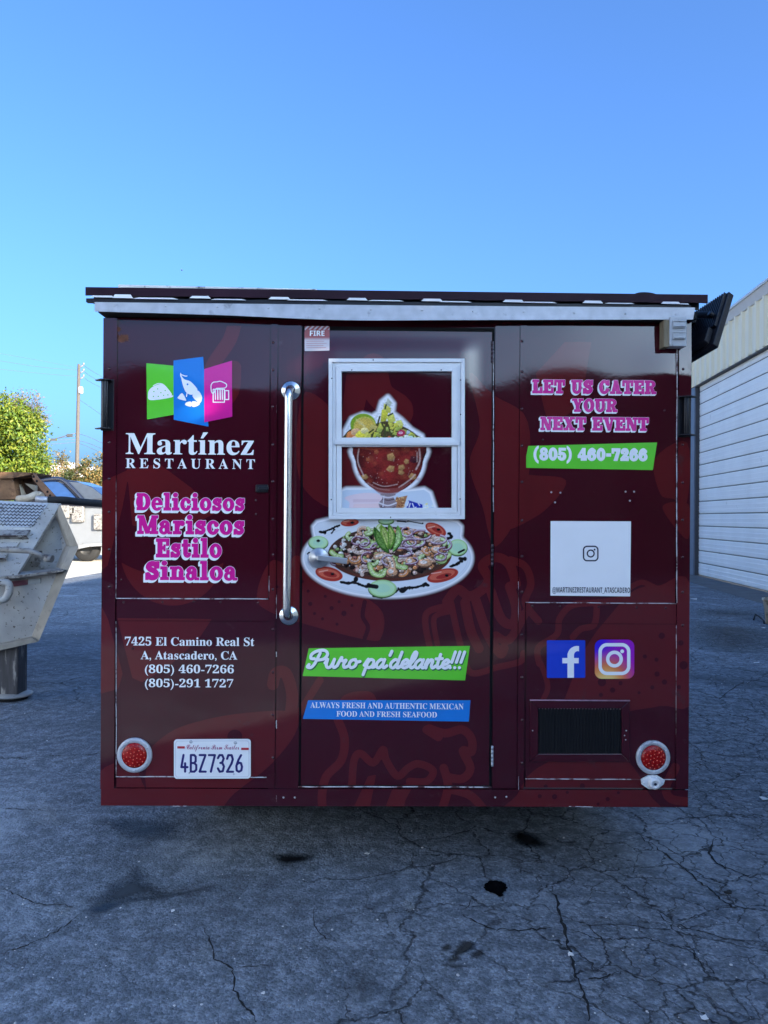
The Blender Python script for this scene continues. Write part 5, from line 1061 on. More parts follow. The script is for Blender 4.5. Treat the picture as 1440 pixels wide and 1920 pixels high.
for i, (px, py, s, lb) in enumerate(((1070, 1792, .011, 'white paper scrap lying in the long crack at the front'), (1434, 1499, .03, 'white litter scrap at the right edge beside the trailer'), (324, 1709, .009, 'small white chip beside the damp stain'), (493, 1864, .007, 'small white chip near the front, left of the middle'), (1418, 1243, .03, 'pale flake on the asphalt in front of the bucket'), (1431, 1178, .034, 'pale flake right under the bucket'), (1300, 1124, .06, 'pale flake by the foot of the metal building'), (1321, 1911, .014, 'white chip at the bottom right of the yard'), (688, 1602, .012, 'pale chip in the shade behind the trailer'))):
    c = G(px, py, .004); rr_ = np.random.RandomState(i); mb = MB(); n = 7; ring_ = [(c.x + s * rr_.uniform(.6, 1.2) * math.cos(q), c.y + s * rr_.uniform(.6, 1.4) * math.sin(q), .006 + s * rr_.uniform(0, .35)) for q in np.linspace(0, 6.28, n + 1)[:-1]]
    mb.prism(ring_, (0, 0, .0015)); tag(mb.build('litter', [LIT]), lb, 'litter', 'litter on the asphalt')
mb = MB(); c = G(1364, 1676, 0); V, Fs = PB[1]; mb.add([(c.x + p[0] * .02, c.y + p[1] * .014, p[2] * .014 + .006) for p in V], Fs); mb.add([(c.x + .012 + p[0] * .012, c.y + .01 + p[1] * .01, p[2] * .012 + .006) for p in V], Fs); tag(mb.build('clod', [pm('dark_clod', (.02, .02, .02), rough=.9)]), 'dark clod of dirt on the cracked asphalt, right', 'clod')

# ================================================================== metal building on the right
WD = Vector((.1, 1, 0)).normalized(); WN = Vector((-WD.y, WD.x, 0))       # wall direction and outward normal (towards the yard)
W0 = W(1303, 1075, 20.9); W0.z = 0
def wp(s, z, o=0): return W0 + WD * s + WN * o + Vector((0, 0, z))
BL = empty('metal_building', W0); tag(BL, 'cream metal building with a white roll up door on the right', 'building')
def bl(mb, name, mats, par=None, **k):
    o = mb.build(name, mats, None, **k); p = par or BL; o.parent = p
    off = -W0
    o.data.transform(Matrix.Translation(off)); return o
zt_, zf0, zf1 = 5.15, 5.15, 6.25
CREAM = pm('cream_panel', (.84, .76, .55), rough=.5, var=.05, vs=2, dirt=(.4, .37, .30), ds=5, dthr=.64, stretch=(1, 1, .3)); DOORW = pm('door_white', (.86, .84, .78), rough=.5, var=.06, vs=1.5, dirt=(.42, .40, .36), ds=4, dthr=.66, stretch=(1, 1, .5)); SLATE = pm('slate_blue_trim', (.13, .15, .19), rough=.5); SOFF = pm('soffit_dark', (.10, .095, .09), rough=.8)
def ribbed(s0, s1, z0, z1, pitch, mb, o=0.0, d=.06):
    n = int((s1 - s0) / pitch); prof = []
    for k in range(n): a = s0 + k * pitch; prof += [(a, 0), (a + pitch * .62, 0), (a + pitch * .70, d), (a + pitch * .88, d), (a + pitch * .96, 0)]
    prof.append((s1, 0)); V = [wp(a, z, o + b) for a, b in prof for z in (z0, z1)]; mb.add(V, [(2 * i, 2 * i + 2, 2 * i + 3, 2 * i + 1) for i in range(len(prof) - 1)])
mb = MB(); ribbed(-27, 0.55, zf0, zf1, .42, mb, .02); bl(mb, 'fascia', [CREAM])
mb = MB(); mb.prism([wp(-27, zf0 - .001, .025), wp(.55, zf0 - .001, .025), wp(.55, zf0 - .001, -.55), wp(-27, zf0 - .001, -.55)], (0, 0, -.03)); bl(mb, 'soffit', [SOFF])
mb = MB(); mb.prism([wp(-27, zf1 - .05, .07), wp(.6, zf1 - .05, .07), wp(.6, zf1 + .14, .17), wp(-27, zf1 + .14, .17)], tuple(WN * -.05)); mb.prism([wp(-27, zf1 + .12, .2), wp(.6, zf1 + .12, .2), wp(.6, zf1 + .16, .2), wp(-27, zf1 + .16, .2)], tuple(WN * -.3)); bl(mb, 'gutter', [pm('gutter_white', (.62, .61, .58), rough=.45, var=.05)])
mb = MB(); mb.prism([wp(-27, zf1 + .15, .15), wp(40, zf1 + .15, .15), wp(40, zf1 + 1.7, -14), wp(-27, zf1 + 1.7, -14)], (0, 0, .06)); bl(mb, 'roof', [pm('roof_metal', (.5, .5, .48), rough=.5)])
mb = MB(); mb.prism([wp(.03, 0, .03), wp(.62, 0, .03), wp(.62, zf0 - .03, .03), wp(.03, zf0 - .03, .03)], tuple(WN * -.5)); bl(mb, 'post', [SLATE])
mb = MB(); mb.prism([wp(.63, 0, 0), wp(40, 0, 0), wp(40, zf1 + .1, 0), wp(.63, zf1 + .1, 0)], tuple(WN * -.2)); ribbed(.63, 40, 0, zf1 + .1, .42, mb, .004); mb.prism([wp(-27, 0, -.3), wp(-27, 0, -28), wp(-27, zf1, -28), wp(-27, zf1, -.3)], tuple(WD * .1)); mb.prism([wp(40, 0, -.3), wp(40, 0, -28), wp(40, zf1, -28), wp(40, zf1, -.3)], tuple(WD * -.1)); bl(mb, 'wall', [CREAM])
mb = MB(); prof = []; z = .02; k = 0
while z < zf0:
    prof += [(z, -.10), (z + .012, -.125), (z + .024, -.10), (z + .11, -.092), (z + .12, -.098), (z + .21, -.09), (z + .22, -.098), (z + .30, -.094)]; z += .33
V = [wp(s, zz, o) for zz, o in prof for s in (-7.4, 0.0)]; mb.add(V, [(2 * i, 2 * i + 1, 2 * i + 3, 2 * i + 2) for i in range(len(prof) - 1)]); dr = bl(mb, 'roll_up_door', [DOORW])
mb = MB(); z = .02
while z < zf0: mb.prism([wp(-7.4, z - .006, -.094), wp(0, z - .006, -.094), wp(0, z + .012, -.094), wp(-7.4, z + .012, -.094)], tuple(WN * -.02)); z += .33
bl(mb, 'slat_joint', [pm('joint_dark', (.20, .19, .165), rough=.8)], dr);  # darker strips along the joints between the slats
mb = MB(); mb.prism([wp(-.0, 0, .0), wp(.03, 0, .0), wp(.03, zf0 - .04, .0), wp(0, zf0 - .04, .0)], tuple(WN * -.2)); bl(mb, 'door_track', [pm('track_dark', (.05, .05, .055), rough=.6)], dr)
mb = MB(); mb.prism([wp(-27, 0, -.02), wp(-7.4, 0, -.02), wp(-7.4, zf0, -.02), wp(-27, zf0, -.02)], tuple(WN * -.2)); bl(mb, 'wall', [CREAM])
mb = MB(); mb.prism([wp(-9, .0, .9), wp(.7, .0, .75), wp(.7, .0, -.4), wp(-9, 0, -.4)], (0, 0, .006)); a_ = mb.build('apron', [pm('concrete_apron', (.10, .10, .10), rough=.9, var=.3, vs=3, bump=.002, bs=40)]); tag(a_, kind='structure')

# low unseen building added behind the camera (its dark wall and the sky over it are what the gloss mirrors)
sh = empty('added_workshop', (0, -14, 0)); tag(sh, 'long low dark building added unseen behind the viewer, mirrored in the gloss', 'building')
def sh_part(mb, n, m): o = mb.build(n, m, sh); return o
mb = MB(); mb.box(-11, 24, -6, 0, 0, 5.2); sh_part(mb, 'wall', [pm('added_workshop_wall', (.035, .033, .032), rough=.8, var=.2, vs=1)])
mb = MB(); mb.prism([(-11.4, .3, 5.22), (-11.4, -6.3, 5.22), (-11.4, -3, 5.7)], (35.8, 0, 0)); sh_part(mb, 'roof', [pm('added_workshop_roof', (.06, .055, .05), rough=.7)])
for x in (-9, 2, 12): mb = MB(); mb.box(x, x + 5, .005, .06, 0.005, 3.8); sh_part(mb, 'door', [pm('added_workshop_door', (.05, .05, .055), rough=.7)])

# pale sunlit building added out of view on the left, bouncing sun into the shade
lw = empty('bounce_building', (-17, -10, 0)); tag(lw, 'long pale blue building added out of view on the left to bounce sun into the shade', 'building')
mb = MB(); mb.box(-12, 0, -14, 22, 0, 9); o = mb.build('wall', [pm('bounce_paint', (.64, .74, .85), rough=.7, var=.05, vs=1)], lw)
mb = MB(); mb.prism([(.4, -14.4, 9.02), (-12.4, -14.4, 9.02), (-6, -14.4, 10.5)], (0, 36.8, 0)); mb.build('roof', [pm('roof_metal', (.5, .5, .48), rough=.5)], lw)
for y in (-10, 2, 13): mb = MB(); mb.box(.004, .05, y, y + 5, .005, 5); mb.build('door', [pm('bounce_door', (.6, .6, .58), rough=.6)], lw)

# bucket at the right edge
c = G(1452, 1170); mb = MB(); mb.lathe([(.0, .004), (.115, .004), (.155, .34), (.168, .345), (.17, .375), (.155, .378), (.148, .36), (.11, .03), (0, .03)], (0, 0, 0), (0, 0, 1), 32)
bk = mb.build('bucket', [pm('dirty_beige_plastic', (.50, .43, .32), rough=.6, var=.15, dirt=(.25, .19, .12), ds=9, dthr=.5)], loc=c); tag(bk, 'dirty beige plastic bucket standing on the asphalt near the roll up door', 'bucket')
mb = MB(); mb.tube([(c.x - .16 + .0, c.y - .02, .01)] + [(G(a, b, .02).x, G(a, b, .02).y, zz) for a, b, zz in ((1432, 1164, .02), (1424, 1160, .05), (1416, 1157, .06), (1413, 1161, .01))], .012, 7); tag(mb.build('hose', [RUBBER]), 'short black hose end lying beside the beige bucket', 'hose')
# ================================================================== white steel rig on the left (outrigger, tread plate deck)
RIGW = pm('worn_white_steel', (.34, .33, .305), rough=.55, var=.4, vs=2.6, dirt=(.06, .045, .03), ds=30, dthr=.60, dsoft=.04, bump=.002, bs=30)
RIGD = pm('grimy_steel', (.24, .23, .21), rough=.6, var=.3, vs=12, dirt=(.06, .05, .045), ds=16, dthr=.5); RUSTY = pm('rusty_steel', (.20, .10, .045), rough=.8, var=.45, vs=10, dirt=(.07, .03, .015), ds=9, dthr=.5, bump=.004, bs=40)
RB = G(22, 1320); RIG = empty('work_rig', RB); tag(RIG, 'worn white steel rig with a tread plate deck standing on an outrigger leg', 'rig')
def rp_(mb, n, m, par=None, **k):
    o = mb.build(n, m, par or RIG, **k); o.data.transform(Matrix.Translation(-RB)); return o
Df, Dm, Db = 6.25, 6.55, 7.1
w_ = lambda x, y, D: W(x, y, D)
# lower front plate with its sloping end (the rig runs away to the left as it goes back)
def dp(L): return (-.55 * L, L, 0)
mb = MB(); mb.prism([w_(-190, 1100, Df), w_(0, 1086, Df), w_(112, 1074, Df), w_(63, 1197, Df), (w_(0, 1214, Df)), w_(-190, 1240, Df)], dp(.9)); rp_(mb, 'lower_body', [RIGW])
FLG = pm('flange_steel', (.27, .24, .19), rough=.55, var=.2, vs=9, dirt=(.20, .17, .13), ds=14, dthr=.56, bump=.002, bs=30)
mb = MB(); mb.prism([w_(106, 1077, Df - .02), w_(129, 1068, Df - .07), w_(73, 1202, Df - .07), w_(58, 1198, Df - .02)], dp(1.2)); mb.prism([w_(-190, 1244, Df - .075), w_(0, 1220, Df - .075), w_(73, 1203, Df - .075), w_(60, 1196, Df - .075), w_(0, 1209, Df - .075), w_(-190, 1233, Df - .075)], dp(.6)); rp_(mb, 'flange', [FLG], bevel=.003)
mb = MB(); mb.prism([w_(-190, 1094, Df - .10), w_(34, 1079, Df - .10), w_(121, 1068, Df - .10), w_(118, 1072, Df - .10), w_(34, 1084, Df - .10), w_(-190, 1101, Df - .10)], dp(.3)); rp_(mb, 'shelf_lip', [RIGD], bevel=.002)
# end panel (recessed) and its hood
mb = MB(); mb.prism([w_(34, 1080, Dm), w_(110, 955, Db - .2), w_(138, 1026, Dm), w_(119, 1070, Dm)], dp(.4)); rp_(mb, 'end_panel', [RIGW])
mb = MB(); A = [w_(106, 962, Db - .35), w_(113, 946, Db - .4), w_(147.5, 1025, Df + .0), w_(132, 1026, Df + .15)]; mb.prism(A, dp(.35)); B = [w_(147.5, 1025, Df - .02), w_(132, 1026, Df + .08), w_(113, 1071, Df - .02), w_(129, 1068, Df - .08)]; mb.prism(B, dp(.5)); rp_(mb, 'hood_rim', [FLG], bevel=.003)
# deck: sloping tread plate, with three bent step plates
TREAD = pm('tread_plate', (.46, .47, .48), rough=.42, metal=.3, var=.15, dirt=(.10, .09, .08), ds=12, dthr=.6)
P00, P10, P11, P01 = w_(-190, 1096, Df - .04), w_(31, 1080, Df - .04), w_(114, 944, Db - .3), w_(-190, 930, Db - .3)
mb = MB(); mb.prism([P00, P10, P11, P01], (0, .02, -.012)); nn = (P10 - P00).cross(P01 - P00).normalized()
if nn.y > 0: nn = -nn
dk = rp_(mb, 'deck_plate', [RIGW])
def on_deck(u, v): return P00.lerp(P10, u).lerp(P01.lerp(P11, u), v)
mb = MB(); a = [on_deck(u, v) + nn * .004 for u, v in ((0, .64), (.90, .64), (.93, .99), (0, .99))]; mb.prism(a, tuple(nn * .004)); rp_(mb, 'tread_plate', [TREAD], dk)
mb = MB(); rr_ = np.random.RandomState(3)
eu, ev_ = (P10 - P00).normalized(), (P01 - P00).normalized()
for i in range(34):
    for j in range(7):
        c = on_deck(.50 + .0125 * i, .67 + .045 * j) + nn * .0095; d = (eu + ev_ * (1 if (i + j) % 2 else -1)).normalized() * .016
        if on_deck(.5 + .0125 * i, .67).x < P10.x + .18: mb.bar(c - d, c + d, .007, .004, nn)
rp_(mb, 'tread', [pm('tread_dark', (.08, .08, .085), rough=.45, metal=.4)], dk)
for k, (v0, v1, u1) in enumerate(((.48, .60, .93), (.33, .44, .90), (.19, .29, .86))):
    mb = MB(); a, b, c, d = on_deck(0, v0), on_deck(u1, v0), on_deck(u1 - .02, v1), on_deck(0, v1); mb.prism([a + nn * .06, b + nn * .06, c + nn * .012, d + nn * .012], tuple(-nn * .006)); mb.prism([a + nn * .053, b + nn * .053, b + nn * .001, a + nn * .001], tuple(ev_ * .006)); rp_(mb, 'step_plate', [RIGW if k else RIGD])
    mb = MB(); mb.prism([a + nn * .062, b + nn * .062, b + nn * .05 - ev_ * .003, a + nn * .05 - ev_ * .003], tuple(-ev_ * .006)); rp_(mb, 'worn_edge', [pm('peeled_edge', (.05, .035, .03), rough=.8, dirt=(.5, .48, .45), ds=20, dthr=.55)])
# pin bar, hook, lug, reflective strip
mb = MB(); mb.tube([w_(-10, 1030, Df - .14), w_(56, 1033, Df - .14), w_(66, 1037, Df - .15), w_(92, 1047, Df - .16)], .022, 12); mb.tube([w_(90, 1040, Df - .16), w_(90, 1054, Df - .16)], .014, 8); mb.tube([w_(86, 1046, Df - .16), w_(98, 1048, Df - .17)], .03, 10); rp_(mb, 'lever_bar', [RIGD])
mb = MB(); mb.tube(spline([w_(-6, 1094, Df - .12), w_(8, 1092, Df - .12), w_(17, 1097, Df - .12), w_(16, 1112, Df - .12), w_(8, 1124, Df - .12), w_(-6, 1124, Df - .12)], 4), .03, 10); rp_(mb, 'hook', [RIGW])
mb = MB(); c = w_(78, 1062, Dm - .06); mb.lathe([(.012, .012), (.022, .012), (.024, 0), (.012, 0), (.012, .012)], c, (0, -1, 0), 14); mb.bar(c + Vector((0, .0, .018)), c + Vector((0, .0, .05)), .022, .01); mb.box(c.x - .06, c.x - .03, c.y, c.y + .08, c.z + .04, c.z + .13); rp_(mb, 'lug', [RIGD])
mb = MB(); mb.prism([w_(19, 1090, Df - .008), w_(52, 1087, Df - .008), w_(52, 1096, Df - .008), w_(19, 1101, Df - .008)], (0, .006, 0)); rp_(mb, 'reflective_strip', [pm('dull_red_tape', (.13, .035, .05), rough=.4)]); mb = MB(); mb.prism([w_(52.5, 1087, Df - .008), w_(76, 1084, Df - .008), w_(76, 1094, Df - .008), w_(52.5, 1096, Df - .008)], (0, .006, 0)); rp_(mb, 'reflective_strip', [pm('grey_tape', (.30, .32, .31), rough=.4)])
# outrigger leg and foot
lx0, lx1 = w_(3, 1260, Df + .1).x, w_(42, 1260, Df + .1).x; zt2 = w_(20, 1205, Df).z
mb = MB(); mb.box(lx0, lx1, Df + .02, Df + .02 + (lx1 - lx0), .045, zt2 + .1); lg = rp_(mb, 'outrigger_leg', [pm('leg_steel', (.07, .065, .065), rough=.5, metal=.3, var=.4, vs=8, dirt=(.34, .32, .28), ds=7, dthr=.56, stretch=(3, 3, .5))], bevel=.012)
mb = MB(); mb.lathe([(.0, .03), (.155, .03), (.16, .036), (.16, .046), (.10, .058), (0, .058)], ((lx0 + lx1) / 2, Df + .02 + (lx1 - lx0) / 2, 0), (0, 0, 1), 36); mb.lathe([(0, .0), (.12, .0), (.12, .03), (0, .03)], ((lx0 + lx1) / 2, Df + .02 + (lx1 - lx0) / 2, 0), (0, 0, 1), 30, 1); rp_(mb, 'foot_pad', [RIGW, RUBBER], lg)
# chassis behind, rusty bracket and hoses on top
mb = MB(); mb.box(-7.2, -4.9, 7.2, 9.4, .62, 1.25); rp_(mb, 'chassis_box', [RIGD])
mb = MB(); D = 7.3
mb.prism([w_(-120, 888, D), w_(22, 885, D), w_(32, 936, D), w_(-120, 940, D)], (0, .25, 0)); mb.prism([w_(-120, 882, D - .03), w_(60, 886, D - .03), w_(58, 890, D - .03), (w_(22, 897, D - .03)), w_(-120, 897, D - .03)], (0, .45, 0)); rp_(mb, 'rusty_box', [RUSTY], bevel=.004)
mb = MB(); mb.prism([w_(60, 886, D), w_(66, 889, D), w_(107, 934, D), w_(92, 937, D), w_(60, 897, D)], (0, .02, 0)); [mb.lathe([(.012, -.004), (.012, .002), (0.0004, .002)], w_(a, b, D), (0, -1, 0), 10, 1) for a, b in ((63, 894), (69, 902), (89, 922), (94, 929))]; rp_(mb, 'rusty_arm', [pm('rust_brown', (.22, .11, .06), rough=.75, var=.3, vs=9), HOLE], bevel=.002)
mb = MB(); mb.prism([w_(26, 892, D + .2), w_(66, 892, D + .2), w_(98, 938, D + .2), w_(30, 938, D + .2)], (0, .03, 0)); rp_(mb, 'back_plate', [pm('rust_dark', (.07, .035, .022), rough=.85, var=.5)])
mb = MB(); mb.prism([w_(30, 905, D + .1), w_(36, 908, D + .1), w_(48, 934, D + .1), w_(31, 936, D + .1)], (0, .05, 0)); mb.prism([w_(46, 906, D + .12), (w_(66, 910, D + .12)), w_(66, 922, D + .12)], (0, .05, 0)); mb.tube(spline([w_(34, 936, D - .05), w_(52, 934, D - .08), w_(62, 930, D - .06), w_(70, 927, D), w_(78, 931, D - .02)], 5), .035, 8); rp_(mb, 'casting', [pm('pale_casting', (.46, .38, .28), rough=.7, var=.3, vs=14)])
mb = MB(); mb.tube([w_(68, 935, D - .08), w_(92, 937.5, D - .08)], .03, 10); rp_(mb, 'hose_fitting', [GALV]); mb = MB(); mb.tube(spline([w_(90, 938, D - .08), w_(120, 938, D - .02), w_(150, 941, D + .3), w_(200, 945, D + .9), w_(240, 950, D + 1.6)], 6), .036, 12); rp_(mb, 'hose', [RUBBER])

# ================================================================== work truck behind the rig
TD = 25.; TRK = empty('work_truck', G(140, 1052)); TB = TRK.location.copy(); tag(TRK, 'white work truck with a dark raked windscreen behind the steel rig', 'truck')
def tp(mb, n, m, par=None, **k): o = mb.build(n, m, par or TRK, **k); o.data.transform(Matrix.Translation(-TB)); return o
TW = pm('truck_white', (.17, .18, .19), rough=.35, var=.05, dirt=(.12, .11, .10), ds=3.4, dthr=.66, dsoft=.02, coat=.3); GLS = pm('tinted_glass', (.02, .06, .17), rough=.12, spec=.15, coat=0.); CABD = pm('dark_cab', (.012, .016, .03), rough=.2, coat=.6)
mb = MB(); mb.prism([w_(60, 944, TD), w_(230, 950, TD), w_(234, 1014, TD), w_(215, 1018, TD), w_(166, 1021, TD), w_(150, 1026, TD), w_(146, 1032, TD), w_(40, 1035, TD), w_(40, 946, TD)], (0, 2.1, 0)); tp(mb, 'body', [TW], bevel=.05)
mb = MB(); mb.prism([w_(62, 904, TD + .35), w_(72, 898, TD + .35), w_(112, 898, TD + .35), w_(140, 902, TD + .35), w_(170, 912, TD + .35), w_(200, 935, TD + .35), w_(200, 946, TD + .35), w_(54, 946, TD + .35)], (0, 1.5, 0)); tp(mb, 'cab', [CABD], bevel=.08)
mb = MB(); mb.prism([w_(78, 903, TD + .3), w_(100, 901, TD + .3), w_(118, 907, TD + .3), w_(148, 938, TD + .3), w_(74, 937, TD + .3)], (0, .06, 0)); tp(mb, 'side_window', [GLS])
mb = MB(); mb.prism([w_(126, 903, TD + .32), w_(150, 905, TD + .32), w_(172, 914, TD + .32), w_(198, 934, TD + .32), w_(160, 937, TD + .32)], (0, .05, 0)); tp(mb, 'windscreen', [pm('windscreen_glass', (.05, .065, .09), rough=.12, spec=.2, coat=0.)])
mb = MB(); mb.tube(spline([w_(66, 902, TD + .25), w_(100, 898, TD + .25), w_(122, 903, TD + .25), w_(158, 940, TD + .25)], 6), .07, 8); tp(mb, 'pillar', [CABD])
mb = MB(); mb.prism([w_(40, 938, TD - .1), w_(236, 943, TD - .1), w_(236, 952, TD - .1), w_(40, 947, TD - .1)], (0, .3, 0)); tp(mb, 'trim_strip', [BLACK])
mb = MB(); mb.prism([w_(147, 1023, TD - .12), w_(168, 1019, TD - .12), w_(240, 1015, TD - .12), w_(240, 1021, TD - .12), w_(168, 1025, TD - .12), w_(147, 1029, TD - .12)], (0, .2, 0)); tp(mb, 'sill', [pm('chrome_sill', (.4, .4, .4), rough=.25, metal=.7)])
for x, y, r in ((124, 957, .16), (138, 955, .10), (148, 961, .2), (189, 975, .2)): mb = MB(); c = w_(x, y, TD); mb.box(c.x - r, c.x + r, TD - .14, TD, c.z - r * 1.6, c.z + r); tp(mb, 'fitting', [RIGD], bevel=.04)
for x in (163, 60): 
    c = w_(x, 1025, TD + .25); mb = MB(); mb.lathe([(.2, -.14), (.36, -.14), (.42, -.08), (.42, .08), (.36, .14), (.2, .14)], (c.x, TD + .3, .42), (0, 1, 0), 28); wh = tp(mb, 'wheel', [RUBBER]); mb = MB(); mb.lathe([(0.001, .06), (.1, .06), (.2, .1), (.22, .13)], (c.x, TD + .3, .42), (0, -1, 0), 20); tp(mb, 'rim', [pm('dark_rim', (.03, .03, .03), rough=.5)], wh)
mb = MB(); mb.box(w_(40, 1000, TD).x, w_(230, 1000, TD).x, TD + .5, TD + 1.6, .55, 1.0); tp(mb, 'underbody', [UNDER])

# ================================================================== trees, pole, wires
def leaf_mat(name, col, tr=.35):
    m = pm(name, col, rough=.55, var=.4, vs=1.2); nt = m.node_tree; p = nt.nodes['Principled BSDF']; t = nt.nodes.new('ShaderNodeBsdfTranslucent'); t.inputs[0].default_value = (*[min(1, c * 1.6) for c in col], 1); mx = nt.nodes.new('ShaderNodeMixShader'); mx.inputs[0].default_value = tr
    nt.links.new(p.outputs[0], mx.inputs[1]); nt.links.new(t.outputs[0], mx.inputs[2]); nt.links.new(mx.outputs[0], nt.nodes['Material Output'].inputs[0]); return m
def tree(name, base, lobes, nleaf, leaf, lm, label, cat, group, trunk_h, tr=.14, seed=0, bare=0):
    rr_ = np.random.RandomState(seed); root = empty(name, base); tag(root, label, cat, group); mb = MB()
    mb.tube([(0, 0, 0), (.05, .02, trunk_h * .5), (0, 0, trunk_h)], tr, 9, radii=[tr * 1.25, tr, tr * .75])
    tw = MB()
    for (cx, cy, cz, rx, rz_) in lobes:
        c = Vector((cx, cy, cz)); s = Vector((0, 0, trunk_h * .85)); m_ = s.lerp(c, .5) + Vector(rr_.normal(size=3)) * .15; mb.tube([s, m_, c], .05, 6, radii=[tr * .5, tr * .35, tr * .12])
        for _ in range(bare):
            d = Vector(rr_.normal(size=3)); d.z = abs(d.z) * .8; d.normalize(); e = c + Vector((d.x * rx, d.y * rx, d.z * rz_)) * rr_.uniform(.6, 1.2); mb.tube([c, c.lerp(e, .5) + Vector(rr_.normal(size=3)) * .1, e], .012, 4, radii=[.02, .012, .005])
    mb.build('trunk', [pm('bark', (.13, .10, .075), rough=.9, var=.3, bump=.01, bs=20)], root)
    tot = sum(l[3] ** 2 * l[4] for l in lobes)
    for (cx, cy, cz, rx, rz_) in lobes:
        k = int(nleaf * rx * rx * rz_ / tot); sub = [(rr_.normal(size=3), rr_.uniform(.55, 1.0)) for _ in range(max(6, int(26)))]
        for _ in range(k):
            d, q = sub[rr_.randint(len(sub))]; d = d / np.linalg.norm(d); o = d * q + rr_.normal(size=3) * .17; c = Vector((cx + o[0] * rx, cy + o[1] * rx, cz + o[2] * rz_)); n = Vector(d + rr_.normal(size=3) * .7).normalized(); e = n.orthogonal().normalized(); e.rotate(Matrix.Rotation(rr_.uniform(0, 6.28), 3, n)); g = n.cross(e); s = leaf * rr_.uniform(.6, 1.3)
            tw.add([c - e * s, c - g * s * .5 + n * s * .15, c + e * s, c + g * s * .5 + n * s * .15], [(0, 1, 2, 3)], rr_.randint(len(lm)))
    tw.build('crown', lm, root, fix=False); return root
LG = [leaf_mat('leaf_bright', (.14, .20, .014)), leaf_mat('leaf_mid', (.06, .11, .012)), leaf_mat('leaf_yellow', (.20, .22, .018))]
LD = [leaf_mat('leaf_dark', (.055, .075, .02)), leaf_mat('leaf_olive', (.16, .12, .035)), leaf_mat('leaf_gold', (.26, .17, .05))]; LB = [leaf_mat('leaf_beige', (.28, .19, .09)), leaf_mat('leaf_tan', (.20, .15, .06)), leaf_mat('leaf_dull', (.12, .12, .045))]
def tb(px, D): p = W(px, 970, D); p.z = 0; return p
b = tb(15, 36); s = 36 / F; zc = lambda y, D: CAM_H + (970 - y) * D / F
tree('leafy_tree', b, [(0, 0, zc(850, 36), 1.9, 1.8), (-.55, .2, zc(795, 36), 1.5, 1.35), (.95, -.3, zc(832, 36), 1.1, 1.15), (.5, 0, zc(800, 36), 1.0, 1.1), (1.05, -.2, zc(880, 36), .95, 1.0), (-1.5, 0, zc(840, 36), 1.6, 1.9), (.2, -.4, zc(905, 36), 1.6, 1.1)], 24000, .09, LG, 'bright yellow green leafy tree behind the steel rig', 'tree', 'trees beyond the yard', 3.0, .16, 1)
b = tb(48, 48); tree('sparse_tree', b, [(0, 0, zc(775, 48), 1.3, 1.2), (.6, 0, zc(785, 48), .7, .9), (-.8, 0, zc(765, 48), 1.0, .9), (.9, 0, zc(800, 48), .6, .7)], 1500, .07, LB, 'sparse brownish tree showing above the bright green tree', 'tree', 'trees beyond the yard', 5.2, .14, 2, 46)
b = tb(108, 46); tree('round_shrub', b, [(0, 0, zc(895, 46), 1.1, 1.25), (-.5, 0, zc(910, 46), .8, .9), (.45, 0, zc(902, 46), .55, .8)], 4200, .08, LB, 'tan dry leaved shrub left of the utility pole', 'shrub', 'trees beyond the yard', 1.8, .08, 3)
b = tb(182, 40); tree('round_shrub', b, [(0, 0, zc(888, 40), 1.0, .8), (-.6, 0, zc(892, 40), .6, .6), (.6, -.1, zc(895, 40), .9, .8), (0, -.2, zc(915, 40), 1.2, .7)], 6000, .075, LD, 'dark round shrub with gold top beside the utility pole', 'shrub', 'trees beyond the yard', 1.8, .08, 4)
b = tb(128, 42.5); tree('round_shrub', b, [(0, 0, zc(902, 42), .35, .5)], 900, .06, [LD[0]], 'small dark shrub at the foot of the utility pole', 'shrub', 'trees beyond the yard', 1.6, .05, 5)
# pale building far behind
c = W(118, 892, 70); mb = MB(); mb.box(c.x - 1.6, c.x + 3.2, 70, 74, 0, W(118, 880, 70).z); hb = empty('pale_house', (c.x, 70, 0)); tag(hb, 'pale house roof glimpsed between the shrubs', 'house'); o = mb.build('wall', [pm('house_white', (.6, .6, .58), rough=.7)], hb); o.data.transform(Matrix.Translation((-c.x, -70, 0))); mb = MB(); zz = W(118, 880, 70).z; mb.prism([(-1.8, -.2, zz), (3.4, -.2, zz - .05), (.2, -.2, zz + .75)], (0, 4.5, 0)); mb.build('roof', [pm('house_roof', (.5, .5, .5), rough=.7)], hb)
# utility pole
PD = 55.; pt, pbm = W(148, 683, PD), W(144, 905, PD); dirp = (pt - pbm); base = pbm - dirp * (pbm.z / dirp.z); UP = empty('utility_pole', base); tag(UP, 'tall wooden utility pole with a white transformer behind the truck', 'utility pole')
def up_(mb, n, m, par=None): o = mb.build(n, m, par or UP); o.data.transform(Matrix.Translation(-base)); return o
POLE = pm('weathered_pole', (.095, .08, .066), rough=.85, var=.2, stretch=(6, 6, .6)); mb = MB(); mb.tube([base, pbm, pt], .13, 12, radii=[.17, .15, .10]); up_(mb, 'pole', [POLE])
for y in (688, 699, 710): a, b_ = W(148, y + 2, PD), W(156, y - 3, PD); mb = MB(); mb.tube([a, b_], .045, 6); mb.lathe([(.03, 0), (.08, .05), (.05, .1), (.08, .15), (.02, .2)], b_, (.3, 0, 1), 8); up_(mb, 'insulator_arm', [pm('insulator_grey', (.18, .17, .17), rough=.6)])
mb = MB(); c = W(151, 738, PD); mb.lathe([(.0, 0), (.17, 0), (.18, .05), (.18, .42), (.12, .5), (0, .5)], c, (0, 0, 1), 16); up_(mb, 'transformer', [pm('transformer_white', (.4, .4, .4), rough=.5)])
